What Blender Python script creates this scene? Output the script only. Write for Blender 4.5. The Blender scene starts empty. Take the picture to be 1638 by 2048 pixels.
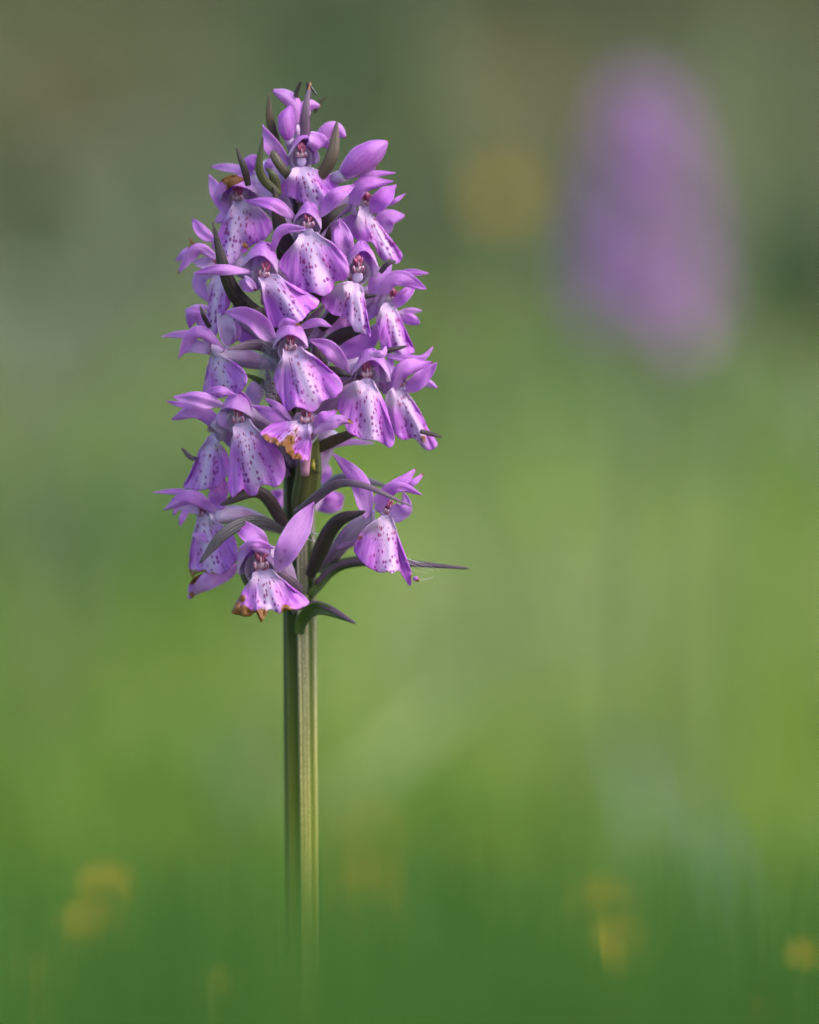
import bpy, math, random
import numpy as np
from mathutils import Vector, Matrix, noise

random.seed(7); rng = np.random.default_rng(7)
scene = bpy.context.scene
C = scene.collection
R = math.radians

# ------------------------------------------------------------------ camera
CAM = Vector((0, -0.9, 0.30)); PITCH = R(4.09); FRAME_H = 0.1505; DIST = 0.9
cam = bpy.data.cameras.new('camera'); camo = bpy.data.objects.new('camera', cam); C.objects.link(camo)
camo.location = CAM; camo.rotation_euler = (R(90) - PITCH, 0, 0)
cam.sensor_fit = 'VERTICAL'; cam.sensor_height = 36; cam.sensor_width = 36
cam.lens = 36 * DIST / FRAME_H
cam.clip_start = 0.02; cam.clip_end = 1000
cam.dof.use_dof = True; cam.dof.focus_distance = 0.889; cam.dof.aperture_fstop = 8.6
scene.camera = camo
# ------------------------------------------------------------------ world, sun, exposure
SUN_EL, SUN_AZ = R(46), R(62)          # azimuth measured from the camera's side (-Y) towards +X
w = bpy.data.worlds.new('World'); scene.world = w; w.use_nodes = True
nt = w.node_tree; bg = nt.nodes['Background']
sky = nt.nodes.new('ShaderNodeTexSky'); sky.sky_type = 'NISHITA'; sky.sun_disc = False
sky.sun_elevation = SUN_EL; sky.sun_rotation = math.pi - SUN_AZ
sky.air_density = 1.0; sky.dust_density = 3.0; sky.ozone_density = 1.0
nt.links.new(sky.outputs[0], bg.inputs[0]); bg.inputs[1].default_value = 0.15
sd = bpy.data.lights.new('sun', 'SUN'); sd.energy = 1.05; sd.angle = R(45); sd.color = (1.0, 0.95, 0.88)
so = bpy.data.objects.new('sun', sd); C.objects.link(so)
to_sun = Vector((math.sin(SUN_AZ) * math.cos(SUN_EL), -math.cos(SUN_AZ) * math.cos(SUN_EL), math.sin(SUN_EL)))
so.rotation_euler = to_sun.to_track_quat('Z', 'Y').to_euler(); so.location = (2, -2, 3)
vs = scene.view_settings; vs.view_transform = 'Standard'; vs.look = 'None'; vs.gamma = 1; vs.exposure = 1.22
vs.use_curve_mapping = False
scene.cycles.use_denoising = True; scene.cycles.denoising_input_passes = 'RGB_ALBEDO'
scene.cycles.max_bounces = 5; scene.cycles.diffuse_bounces = 3; scene.cycles.glossy_bounces = 2; scene.cycles.transmission_bounces = 3

# ------------------------------------------------------------------ pixel -> point on a plane of constant Y
PXA = FRAME_H / DIST / 2048.0
cp, sp_ = math.cos(PITCH), math.sin(PITCH)
def P(px, py, y):
    a = (px - 819) * PXA; b = (1024 - py) * PXA
    d = Vector((a, cp + b * sp_, -sp_ + b * cp))
    t = (y - CAM.y) / d.y
    return CAM + d * t
MM = 0.001
PX = FRAME_H / 2048.0          # metres per photograph pixel at the orchid

# ------------------------------------------------------------------ material helpers
def newmat(name):
    m = bpy.data.materials.new(name); m.use_nodes = True
    n = m.node_tree; n.nodes.clear()
    out = n.nodes.new('ShaderNodeOutputMaterial')
    return m, n, out
def N(n, t, **kw):
    x = n.nodes.new(t)
    for k, v in kw.items():
        if k.startswith('_'): setattr(x, k[1:], v)
        else: x.inputs[k].default_value = v
    return x
def mixc(n, fac, a, b, mode='MIX'):
    x = n.nodes.new('ShaderNodeMix'); x.data_type = 'RGBA'; x.blend_type = mode
    for i, v in ((0, fac), (6, a), (7, b)):
        if hasattr(v, 'is_linked') or hasattr(v, 'links'): n.links.new(v, x.inputs[i])
        elif isinstance(v, (tuple, list)): x.inputs[i].default_value = (*v, 1)[:4]
        else: x.inputs[i].default_value = v
    return x.outputs[2]
def math_(n, op, a, b=None, c=None, clamp=False):
    x = n.nodes.new('ShaderNodeMath'); x.operation = op; x.use_clamp = clamp
    for i, v in ((0, a), (1, b), (2, c)):
        if v is None: continue
        if hasattr(v, 'links'): n.links.new(v, x.inputs[i])
        else: x.inputs[i].default_value = v
    return x.outputs[0]
def sstep(n, v, lo, hi):
    x = n.nodes.new('ShaderNodeMapRange'); x.interpolation_type = 'SMOOTHSTEP'
    n.links.new(v, x.inputs[0]); x.inputs[1].default_value = lo; x.inputs[2].default_value = hi
    return x.outputs[0]
def attr(n, name):
    x = n.nodes.new('ShaderNodeAttribute'); x.attribute_name = name; return x
def noise_n(n, vec, scale, detail=2, rough=0.5):
    x = N(n, 'ShaderNodeTexNoise', Scale=scale, Detail=detail, Roughness=rough)
    if vec is not None: n.links.new(vec, x.inputs['Vector'])
    return x.outputs[0]
def scalev(n, vec, s):
    x = n.nodes.new('ShaderNodeVectorMath'); x.operation = 'MULTIPLY'
    n.links.new(vec, x.inputs[0]); x.inputs[1].default_value = s; return x.outputs[0]
def addv(n, a, b):
    x = n.nodes.new('ShaderNodeVectorMath'); x.operation = 'ADD'
    n.links.new(a, x.inputs[0]); n.links.new(b, x.inputs[1]); return x.outputs[0]
def thin_surface(n, out, col, trans=0.3, rough=0.5, spec=0.3, bump=None, bstr=0.2, bdist=0.0001, sheen=0.0):
    p = N(n, 'ShaderNodeBsdfPrincipled', Roughness=rough)
    p.inputs['Specular IOR Level'].default_value = spec
    p.inputs['Sheen Weight'].default_value = sheen
    p.inputs['Sheen Roughness'].default_value = 0.4
    n.links.new(col, p.inputs['Base Color'])
    nrm = None
    if bump is not None:
        b = N(n, 'ShaderNodeBump', Strength=bstr, Distance=bdist); n.links.new(bump, b.inputs['Height'])
        n.links.new(b.outputs[0], p.inputs['Normal'])
    if trans > 0:
        t = n.nodes.new('ShaderNodeBsdfTranslucent'); n.links.new(col, t.inputs[0])
        mx = n.nodes.new('ShaderNodeMixShader'); mx.inputs[0].default_value = trans
        n.links.new(p.outputs[0], mx.inputs[1]); n.links.new(t.outputs[0], mx.inputs[2])
        n.links.new(mx.outputs[0], out.inputs[0])
    else:
        n.links.new(p.outputs[0], out.inputs[0])

LILAC = (0.76, 0.38, 0.84); PURPLE = (0.53, 0.115, 0.68); WHITE = (0.80, 0.66, 0.86); SPOT = (0.22, 0.004, 0.16)
BROWN1 = (0.30, 0.125, 0.04); BROWN2 = (0.12, 0.04, 0.014); TAN = (0.50, 0.29, 0.14)
def brown_col(n, oc):
    nn = noise_n(n, oc, 900, 4, 0.65)
    return mixc(n, sstep(n, nn, 0.48, 0.75), mixc(n, sstep(n, nn, 0.2, 0.5), BROWN2, BROWN1), TAN)

def make_petal_mat():
    m, n, out = newmat('petal_lilac')
    tc = n.nodes.new('ShaderNodeTexCoord'); oc = tc.outputs['Object']
    uv = attr(n, 'puv').outputs['Vector']
    sep = n.nodes.new('ShaderNodeSeparateXYZ'); n.links.new(uv, sep.inputs[0])
    oi = n.nodes.new('ShaderNodeObjectInfo')
    soft = math_(n, 'ADD', math_(n, 'MULTIPLY', sstep(n, noise_n(n, oc, 260, 3, 0.55), .32, .68), .75), math_(n, 'MULTIPLY', noise_n(n, oc, 1500, 3, .7), .25))
    deep = attr(n, 'deep').outputs['Fac']
    f = math_(n, 'ADD', math_(n, 'MULTIPLY', soft, 0.8), math_(n, 'SUBTRACT', deep, 0.36))
    f = math_(n, 'ADD', f, math_(n, 'MULTIPLY', math_(n, 'SUBTRACT', oi.outputs['Random'], 0.5), 0.18), clamp=True)
    col = mixc(n, f, LILAC, PURPLE)
    # fine longitudinal veins
    vein = noise_n(n, scalev(n, uv, (15, 1.8, 1)), 1.0, 4, 0.65)
    col = mixc(n, math_(n, 'MULTIPLY', sstep(n, vein, 0.5, 0.68), 0.6), col, (0.34, 0.065, 0.52)); col = mixc(n, math_(n, 'MULTIPLY', sstep(n, math_(n, 'SUBTRACT', 1.0, vein), 0.55, 0.75), 0.20), col, (0.72, 0.48, 0.82))
    col = mixc(n, math_(n, 'MULTIPLY', sstep(n, math_(n, 'ABSOLUTE', math_(n, 'SUBTRACT', sep.outputs[0], 0.5)), 0.40, 0.5), 0.35), col, (0.74, 0.50, 0.84))
    pale = attr(n, 'pale').outputs['Fac']
    col = mixc(n, pale, col, WHITE)
    # small freckles where the flower has them
    vo = N(n, 'ShaderNodeTexVoronoi', Scale=1.0, Randomness=0.9); n.links.new(scalev(n, attr(n, 'sp').outputs['Vector'], (0.9, 0.62, 1)), vo.inputs['Vector'])
    dot = math_(n, 'SUBTRACT', 1.0, sstep(n, vo.outputs['Distance'], 0.12, 0.27))
    mid = math_(n, 'SUBTRACT', 1.0, sstep(n, math_(n, 'ABSOLUTE', math_(n, 'SUBTRACT', sep.outputs[0], 0.5)), 0.12, 0.22))
    dot = math_(n, 'MULTIPLY', math_(n, 'MULTIPLY', dot, mid), attr(n, 'freckle').outputs['Fac'])
    col = mixc(n, math_(n, 'MULTIPLY', dot, 0.75), col, (0.25, 0.02, 0.35))
    wi = attr(n, 'wither').outputs['Fac']
    wn = noise_n(n, oc, 700, 3, 0.6)
    wf = sstep(n, math_(n, 'ADD', wi, math_(n, 'MULTIPLY', math_(n, 'SUBTRACT', wn, 0.5), 0.7)), 0.42, 0.58)
    col = mixc(n, wf, col, brown_col(n, oc))
    cell = N(n, 'ShaderNodeTexVoronoi', Scale=5200); n.links.new(oc, cell.inputs['Vector'])
    thin_surface(n, out, col, 0.52, 0.38, 0.40, math_(n, 'ADD', math_(n, 'MULTIPLY', cell.outputs['Distance'], .9), math_(n, 'MULTIPLY', vein, 1.8)), 0.55, 0.00012, 0.0)
    return m
def make_lip_mat():
    m, n, out = newmat('lip_spotted')
    tc = n.nodes.new('ShaderNodeTexCoord'); oc = tc.outputs['Object']
    uv = attr(n, 'puv').outputs['Vector']; spv = attr(n, 'sp').outputs['Vector']
    sep = n.nodes.new('ShaderNodeSeparateXYZ'); n.links.new(uv, sep.inputs[0])
    u, r = sep.outputs[0], sep.outputs[1]
    oi = n.nodes.new('ShaderNodeObjectInfo')
    t = math_(n, 'ABSOLUTE', u)
    big = noise_n(n, oc, 260, 3, 0.6)
    streak = noise_n(n, scalev(n, uv, (10, 1.8, 1)), 1.0, 3, 0.6)
    pf = math_(n, 'ADD', t, math_(n, 'MULTIPLY', math_(n, 'SUBTRACT', big, 0.5), 0.55))
    pf = math_(n, 'ADD', pf, math_(n, 'MULTIPLY', math_(n, 'SUBTRACT', streak, 0.5), 0.14))
    pf = math_(n, 'ADD', pf, math_(n, 'MULTIPLY', sstep(n, r, 0.72, 1.0), 0.30))
    pf = math_(n, 'MULTIPLY', sstep(n, pf, -0.06, 0.52), sstep(n, r, 0.10, 0.40))
    deep = mixc(n, sstep(n, math_(n, 'ADD', streak, math_(n, 'MULTIPLY', big, 0.5)), 0.55, 1.10), PURPLE, LILAC)
    col = mixc(n, pf, (0.76, 0.57, 0.83), deep)
    shift = n.nodes.new('ShaderNodeCombineXYZ'); n.links.new(math_(n, 'MULTIPLY', oi.outputs['Random'], 57.0), shift.inputs[0])
    n.links.new(math_(n, 'MULTIPLY', oi.outputs['Random'], 31.0), shift.inputs[1])
    v1 = addv(n, scalev(n, spv, (2.15, 1.20, 1)), shift.outputs[0])
    vo = N(n, 'ShaderNodeTexVoronoi', Scale=1.0, Randomness=0.62); n.links.new(v1, vo.inputs['Vector'])
    sc = n.nodes.new('ShaderNodeSeparateColor'); n.links.new(vo.outputs['Color'], sc.inputs[0])
    size = math_(n, 'ADD', math_(n, 'MULTIPLY', sc.outputs[0], 0.20), 0.21)
    wob = noise_n(n, oc, 2600, 2, 0.5)
    d = math_(n, 'ADD', vo.outputs['Distance'], math_(n, 'MULTIPLY', math_(n, 'SUBTRACT', wob, 0.5), 0.22))
    dash = math_(n, 'SUBTRACT', 1.0, sstep(n, math_(n, 'DIVIDE', d, size), 0.8, 1.25))
    dash = math_(n, 'MULTIPLY', dash, math_(n, 'GREATER_THAN', sc.outputs[1], 0.05))
    # broken loop lines either side of the middle
    lw = noise_n(n, scalev(n, spv, (0.5, 0.35, 1)), 1.0, 2, 0.5)
    loop = math_(n, 'ABSOLUTE', math_(n, 'SUBTRACT', math_(n, 'ADD', t, math_(n, 'MULTIPLY', math_(n, 'SUBTRACT', lw, 0.5), 0.30)), 0.36))
    brk = noise_n(n, addv(n, scalev(n, spv, (0.2, 1.1, 1)), shift.outputs[0]), 1.0, 1, 0.5)
    lp = math_(n, 'MULTIPLY', math_(n, 'SUBTRACT', 1.0, sstep(n, loop, 0.012, 0.032)), sstep(n, brk, 0.50, 0.56))
    sp_f = math_(n, 'MAXIMUM', dash, lp)
    tt = math_(n, 'ADD', t, math_(n, 'MULTIPLY', math_(n, 'SUBTRACT', big, 0.5), 0.3))
    mask = math_(n, 'MULTIPLY', math_(n, 'SUBTRACT', 1.0, sstep(n, tt, 0.50, 0.68)), math_(n, 'MULTIPLY', sstep(n, r, 0.10, 0.16), math_(n, 'SUBTRACT', 1.0, sstep(n, r, 0.78, 0.92))))
    sp_f = math_(n, 'MULTIPLY', sp_f, mask)
    scol = mixc(n, sstep(n, r, 0.2, 0.8), (0.33, 0.004, 0.15), (0.28, 0.006, 0.32))
    col = mixc(n, math_(n, 'MULTIPLY', sp_f, 0.86), col, scol)
    wi = attr(n, 'wither').outputs['Fac']; wn = noise_n(n, oc, 600, 4, 0.6)
    wf = sstep(n, math_(n, 'ADD', wi, math_(n, 'MULTIPLY', math_(n, 'SUBTRACT', wn, 0.5), 0.6)), 0.36, 0.62)
    col = mixc(n, wf, col, brown_col(n, oc))
    cell = N(n, 'ShaderNodeTexVoronoi', Scale=5200); n.links.new(oc, cell.inputs['Vector'])
    bmp = math_(n, 'ADD', math_(n, 'MULTIPLY', cell.outputs['Distance'], .35), math_(n, 'MULTIPLY', streak, 0.8))
    thin_surface(n, out, col, 0.44, 0.38, 0.42, bmp, 0.4, 0.00012, 0.0)
    return m
def make_bract_mat(name, a, b, c, rough=0.38, spec=0.5, ribs=9):
    m, n, out = newmat(name)
    tc = n.nodes.new('ShaderNodeTexCoord'); oc = tc.outputs['Object']
    uv = attr(n, 'puv').outputs['Vector']
    sep = n.nodes.new('ShaderNodeSeparateXYZ'); n.links.new(uv, sep.inputs[0])
    oi = n.nodes.new('ShaderNodeObjectInfo')
    nz = noise_n(n, oc, 220, 3, 0.6)
    f = math_(n, 'ADD', nz, math_(n, 'MULTIPLY', math_(n, 'SUBTRACT', oi.outputs['Random'], 0.5), 0.5))
    col = mixc(n, sstep(n, f, 0.3, 0.7), a, b)
    rib = noise_n(n, scalev(n, uv, (ribs, 0.35, 1)), 1.0, 2, 0.5)
    col = mixc(n, math_(n, 'MULTIPLY', sstep(n, rib, 0.52, 0.66), 0.6), col, c)
    fine = noise_n(n, oc, 5200, 2, 0.6)
    col = mixc(n, math_(n, 'MULTIPLY', sstep(n, fine, 0.58, 0.75), 0.35), col, (0.33, 0.27, 0.34))
    tip = attr(n, 'wither').outputs['Fac']
    col = mixc(n, sstep(n, math_(n, 'ADD', tip, math_(n, 'MULTIPLY', math_(n, 'SUBTRACT', nz, 0.5), 0.5)), 0.45, 0.6), col, BROWN1)
    thin_surface(n, out, col, 0.10, rough, spec, math_(n, 'ADD', math_(n, 'MULTIPLY', rib, 3.0), math_(n, 'MULTIPLY', fine, 0.7)), 0.5, 0.00012, 0.1)
    return m
def make_stem_mat():
    m, n, out = newmat('stem_ribbed')
    tc = n.nodes.new('ShaderNodeTexCoord'); oc = tc.outputs['Object']
    so_ = n.nodes.new('ShaderNodeSeparateXYZ'); n.links.new(oc, so_.inputs[0])
    rid = attr(n, 'ridge').outputs['Fac']
    z = so_.outputs[2]
    lo = mixc(n, sstep(n, z, 0.17, 0.225), (0.13, 0.15, 0.012), (0.030, 0.055, 0.006))
    base = mixc(n, sstep(n, z, 0.225, 0.262), lo, (0.032, 0.022, 0.020))
    frost_c = mixc(n, sstep(n, z, 0.18, 0.235), (0.42, 0.38, 0.12), (0.42, 0.36, 0.30))
    frost_c = mixc(n, sstep(n, z, 0.232, 0.262), frost_c, (0.16, 0.10, 0.13))
    fine = noise_n(n, scalev(n, oc, (1, 1, 0.45)), 7500, 2, 0.7)
    streak = noise_n(n, scalev(n, oc, (1, 1, 0.02)), 2600, 3, 0.6)
    fr = math_(n, 'MULTIPLY', rid, math_(n, 'ADD', 0.35, math_(n, 'MULTIPLY', sstep(n, math_(n, 'ADD', math_(n, 'MULTIPLY', fine, 0.6), math_(n, 'MULTIPLY', streak, 0.4)), 0.42, 0.62), 0.65)))
    col = mixc(n, fr, base, frost_c)
    col = mixc(n, math_(n, 'MULTIPLY', sstep(n, streak, 0.56, 0.68), math_(n, 'MULTIPLY', rid, 0.35)), col, (0.30, 0.33, 0.05))
    thin_surface(n, out, col, 0.0, 0.5, 0.25, math_(n, 'ADD', fine, math_(n, 'MULTIPLY', streak, 1.5)), 0.6, 0.00015, 0.0)
    return m
def make_tube_mat(name, a, b, rough=0.45):
    m, n, out = newmat(name)
    tc = n.nodes.new('ShaderNodeTexCoord'); oc = tc.outputs['Object']
    uv = attr(n, 'puv').outputs['Vector']
    rib = noise_n(n, scalev(n, uv, (7, 0.6, 1)), 1.0, 2, 0.5)
    nz = noise_n(n, oc, 300, 3, 0.6)
    col = mixc(n, sstep(n, math_(n, 'ADD', math_(n, 'MULTIPLY', rib, 0.7), math_(n, 'MULTIPLY', nz, 0.3)), 0.36, 0.64), a, b)
    pale = attr(n, 'pale').outputs['Fac']
    col = mixc(n, pale, col, WHITE)
    fine = noise_n(n, oc, 5000, 2, 0.6)
    thin_surface(n, out, col, 0.12, rough, 0.35, math_(n, 'ADD', fine, math_(n, 'MULTIPLY', rib, 2)), 0.3, 0.0001, 0.05)
    return m
def plain(name, col, rough=0.5, spec=0.4, var=0.25, scale=800, trans=0.0, col2=None):
    m, n, out = newmat(name)
    tc = n.nodes.new('ShaderNodeTexCoord'); nz = noise_n(n, tc.outputs['Object'], scale, 3, 0.6)
    c2 = col2 or tuple(x * (1 - 2 * var) for x in col)
    c = mixc(n, sstep(n, nz, 0.3, 0.7), c2, col)
    thin_surface(n, out, c, trans, rough, spec)
    return m
M = dict(petal=make_petal_mat(), lip=make_lip_mat(), stem=make_stem_mat(),
    bract=make_bract_mat('bract_dark', (0.022, 0.012, 0.013), (0.050, 0.026, 0.036), (0.016, 0.012, 0.008)),
    bract_purple=make_bract_mat('bract_purple', (0.075, 0.040, 0.075), (0.16, 0.09, 0.16), (0.05, 0.03, 0.045)),
    bract_slate=make_bract_mat('bract_slate', (0.040, 0.036, 0.044), (0.070, 0.056, 0.078), (0.03, 0.026, 0.03)),
    bract_olive=make_bract_mat('bract_olive', (0.055, 0.060, 0.018), (0.10, 0.065, 0.045), (0.05, 0.035, 0.03)),
    bract_green=make_bract_mat('bract_green', (0.05, 0.10, 0.016), (0.08, 0.13, 0.03), (0.09, 0.06, 0.06)),
    bract_grey=make_bract_mat('bract_grey', (0.17, 0.14, 0.22), (0.27, 0.22, 0.34), (0.12, 0.10, 0.16)),
    ovary=make_tube_mat('ovary_lilac', (0.36, 0.20, 0.44), (0.55, 0.36, 0.62)),
    ovary_dark=make_tube_mat('ovary_dark', (0.045, 0.028, 0.028), (0.13, 0.075, 0.10)),
    pod=make_tube_mat('ovary_pod_green', (0.065, 0.080, 0.018), (0.14, 0.145, 0.045)),
    column=plain('column_rose', (0.46, 0.12, 0.24), 0.4, 0.5, 0.2, 1500, 0.1, (0.28, 0.03, 0.10)),
    maroon=plain('anther_maroon', (0.26, 0.02, 0.09), 0.35, 0.5, 0.2, 1500),
    stigma=plain('stigma_pink', (0.58, 0.34, 0.48), 0.3, 0.6, 0.1, 1500, 0.15),
    mouth=plain('spur_mouth_lilac', (0.56, 0.40, 0.72), 0.4, 0.4, 0.05, 900, 0.2),
    spur=plain('spur_pink', (0.55, 0.26, 0.42), 0.45, 0.4, 0.1, 900, 0.2))

# ------------------------------------------------------------------ mesh helpers
def setprops(o, label=None, cat=None, group=None, kind=None):
    if label: o['label'] = label
    if cat: o['category'] = cat
    if group: o['group'] = group
    if kind: o['kind'] = kind
    return o
def link(name, mesh, mat, parent=None, loc=(0, 0, 0), solid=0.0, sub=0, smooth=True):
    o = bpy.data.objects.new(name, mesh); C.objects.link(o)
    if mat is not None and not mesh.materials: mesh.materials.append(mat)
    o.parent = parent; o.location = loc
    if smooth and len(mesh.polygons):
        mesh.polygons.foreach_set('use_smooth', [True] * len(mesh.polygons))
    if solid:
        s = o.modifiers.new('thickness', 'SOLIDIFY'); s.thickness = solid; s.offset = 0
    if sub:
        s = o.modifiers.new('smooth', 'SUBSURF'); s.levels = sub; s.render_levels = sub
    return o
def empty(name, loc, rz=0, parent=None):
    o = bpy.data.objects.new(name, None); C.objects.link(o); o.location = loc; o.rotation_euler = (0, 0, rz)
    o.empty_display_size = 0.01; o.parent = parent; return o
class MB:
    """collects geometry (world coordinates) with per-vertex attributes, built relative to an origin"""
    def __init__(s): s.v = []; s.f = []; s.at = {}; s.mi = []
    def add(s, verts, faces, mi=0, **at):
        o = len(s.v); n = len(verts); s.v += [tuple(p) for p in verts]
        s.f += [tuple(i + o for i in f) for f in faces]; s.mi += [mi] * len(faces)
        for k in set(s.at) | set(at):
            z = (0, 0, 0) if k in ('puv', 'sp') else 0.0
            s.at.setdefault(k, [z] * o)
            s.at[k] += list(at.get(k, [z] * n))
    def grid(s, rows, mi=0, close=False, **at):
        nr, nc = len(rows), len(rows[0])
        f = []
        for i in range(nr - 1):
            for j in range(nc - (0 if close else 1)):
                k = (j + 1) % nc
                f.append((i * nc + j, i * nc + k, (i + 1) * nc + k, (i + 1) * nc + j))
        s.add([p for r in rows for p in r], f, mi, **{k: [x for r in v for x in r] for k, v in at.items()})
    def tube(s, pts, rad, seg=8, mi=0, ribs=0, twist=0.0, pale=None, cap=True):
        pts = [Vector(p) for p in pts]; rows = []; uvs = []; pl = []
        up = Vector((0.2, -1, 0.1)).normalized()
        for i, p in enumerate(pts):
            t = (pts[min(i + 1, len(pts) - 1)] - pts[max(i - 1, 0)]).normalized()
            a = t.cross(up)
            a = a.normalized() if a.length > 1e-6 else Vector((1, 0, 0))
            b = a.cross(t); r = rad[i] if hasattr(rad, '__len__') else rad
            row = []; ur = []
            for k in range(seg):
                th = 2 * math.pi * k / seg
                rr = r * (1 + (0.13 * math.cos(ribs * th + twist * i) if ribs else 0))
                row.append(p + (a * math.cos(th) + b * math.sin(th)) * rr)
                ur.append((abs(k / seg - 0.5) * 2, i / max(1, len(pts) - 1), 0))
            rows.append(row); uvs.append(ur); pl.append([(pale[i] if pale else 0.0)] * seg)
        o = len(s.v); s.grid(rows, mi, True, puv=uvs, pale=pl)
        if cap:
            s.f.append(tuple(o + k for k in range(seg))[::-1]); s.mi.append(mi)
            e = o + (len(rows) - 1) * seg
            s.f.append(tuple(e + k for k in range(seg))); s.mi.append(mi)
    def ball(s, c, rx, ry, rz, frame=None, mi=0, seg=10, ring=7):
        c = Vector(c); fr = frame or (Vector((1, 0, 0)), Vector((0, 1, 0)), Vector((0, 0, 1)))
        rows = []
        for i in range(ring + 1):
            t = math.pi * (0.02 + 0.96 * i / ring)
            rows.append([c + fr[0] * rx * math.sin(t) * math.cos(2 * math.pi * k / seg) + fr[1] * ry * math.sin(t) * math.sin(2 * math.pi * k / seg) + fr[2] * rz * math.cos(t) for k in range(seg)])
        o = len(s.v); s.grid(rows, mi, True)
        s.f.append(tuple(o + k for k in range(seg))); s.mi.append(mi)
        e = o + ring * seg; s.f.append(tuple(e + k for k in range(seg))[::-1]); s.mi.append(mi)
    def mesh(s, name, origin=(0, 0, 0), mats=None):
        me = bpy.data.meshes.new(name); ox, oy, oz = origin
        me.from_pydata([(x - ox, y - oy, z - oz) for x, y, z in s.v], [], s.f)
        for k, vals in s.at.items():
            if k in ('puv', 'sp'):
                a = me.attributes.new(k, 'FLOAT_VECTOR', 'POINT'); a.data.foreach_set('vector', [c for v in vals for c in v])
            else:
                a = me.attributes.new(k, 'FLOAT', 'POINT'); a.data.foreach_set('value', vals)
        for m_ in mats or []: me.materials.append(m_)
        if any(s.mi): me.polygons.foreach_set('material_index', s.mi)
        me.update(); return me
def catmull(pts, n):
    """n samples along a Catmull-Rom curve, even in arc length"""
    p = np.array(pts, float); k = len(p)
    q = np.vstack([2 * p[0] - p[1], p, 2 * p[-1] - p[-2]])
    out = []
    for i in range(k - 1):
        a, b, c, d = q[i], q[i + 1], q[i + 2], q[i + 3]
        for t in np.linspace(0, 1, 12, endpoint=False):
            out.append(0.5 * ((2 * b) + (-a + c) * t + (2 * a - 5 * b + 4 * c - d) * t * t + (-a + 3 * b - 3 * c + d) * t ** 3))
    out.append(p[-1]); out = np.array(out)
    L = np.concatenate([[0], np.cumsum(np.linalg.norm(np.diff(out, axis=0), axis=1))])
    s_ = np.linspace(0, L[-1], n)
    return np.stack([np.interp(s_, L, out[:, j]) for j in range(out.shape[1])], 1)
def ns(x, y, z=0.0): return noise.noise(Vector((x, y, z)))

# ------------------------------------------------------------------ petals and lips
def petal_mb(mb, spts, width, tilt=0.0, cup=0.5, twist=0.0, b0=0.30, um=0.42, tip=1.25, pale0=0.35, pale=0.0, deep=0.3,
             wither=0.0, freckle=0.0, ruffle=0.06, seed=0, nu=15, nv=9, hint=None, mi=0, curlk=0.0):
    """spts: world points of the spine; width: full width in metres; cup>0 bends the edges away from the viewer"""
    c = catmull([tuple(p) for p in spts], nu)
    n0 = Vector(hint) if hint is not None else Vector((0, -1, 0.05))
    rows, uv, sp, pl, dp, wi, fk = [], [], [], [], [], [], []
    length = sum(np.linalg.norm(np.diff(c, axis=0), axis=1))
    rq = random.Random(int(seed * 1000)); curl = rq.uniform(-.28, .28) * curlk; asym = rq.uniform(-.22, .22) * curlk; roll_e = rq.uniform(.5, 1.5)
    for i in range(nu):
        u = i / (nu - 1); p = Vector(c[i])
        t = Vector(c[min(i + 1, nu - 1)] - c[max(i - 1, 0)]).normalized()
        s_ = t.cross(n0)
        if s_.length < 1e-5: s_ = Vector((1, 0, 0))
        s_.normalize(); n_ = s_.cross(t).normalized()
        if n_.dot(n0) < 0: n_ = -n_
        a = R(tilt) + twist * (u - 0.3)
        s2 = s_ * math.cos(a) + n_ * math.sin(a); n2 = n_ * math.cos(a) - s_ * math.sin(a)
        f = b0 + (1 - b0) * math.sin(math.pi / 2 * u / um) if u < um else math.cos(math.pi / 2 * ((u - um) / (1 - um)) ** tip)
        hw = max(width / 2 * f, width * 0.012)
        hw *= 1 + 0.07 * ns(u * 4, seed, 3.3)
        r, ru, rs, rp, rd, rw, rf = [], [], [], [], [], [], []
        for j in range(nv):
            v = -1 + 2 * j / (nv - 1)
            cu = (cup if abs(cup) > 1e-3 else 1e-3) * (1 + curlk * (roll_e - 1) * (2 * u - .6))
            x = hw * (1 + asym * (1 if v > 0 else -1) * math.sin(math.pi * u)) * math.sin(cu * v) / cu; d = -hw * (1 - math.cos(cu * v)) / cu + curl * width * u ** 3
            d += width * ruffle * ns(u * 3.1 + seed, v * 1.3, seed * 1.7) * (0.3 + abs(v)) * 1.6
            d += -0.035 * width * math.exp(-(v / 0.16) ** 2) * math.sin(math.pi * min(1, u * 1.05))   # midrib groove
            r.append(p + s2 * x + n2 * d)
            ru.append((v * 0.5 + 0.5 + seed * 0.0, u, 0)); rs.append((v * hw / MM + seed * 3.1, u * length / MM + seed * 1.7, 0))
            rp.append(min(1, pale + pale0 * max(0, 1 - u / 0.35)))
            rd.append(deep)
            e = max(0.0, (u - (1 - wither * 0.9)) / max(0.03, wither)) if wither > 0 else 0.0
            rw.append(min(1.0, e * 1.6 + (0.15 * abs(v) * wither if wither > 0 else 0)))
            rf.append(freckle)
        rows.append(r); uv.append(ru); sp.append(rs); pl.append(rp); dp.append(rd); wi.append(rw); fk.append(rf)
    mb.grid(rows, mi, False, puv=uv, sp=sp, pale=pl, deep=dp, wither=wi, freckle=fk)

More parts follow.
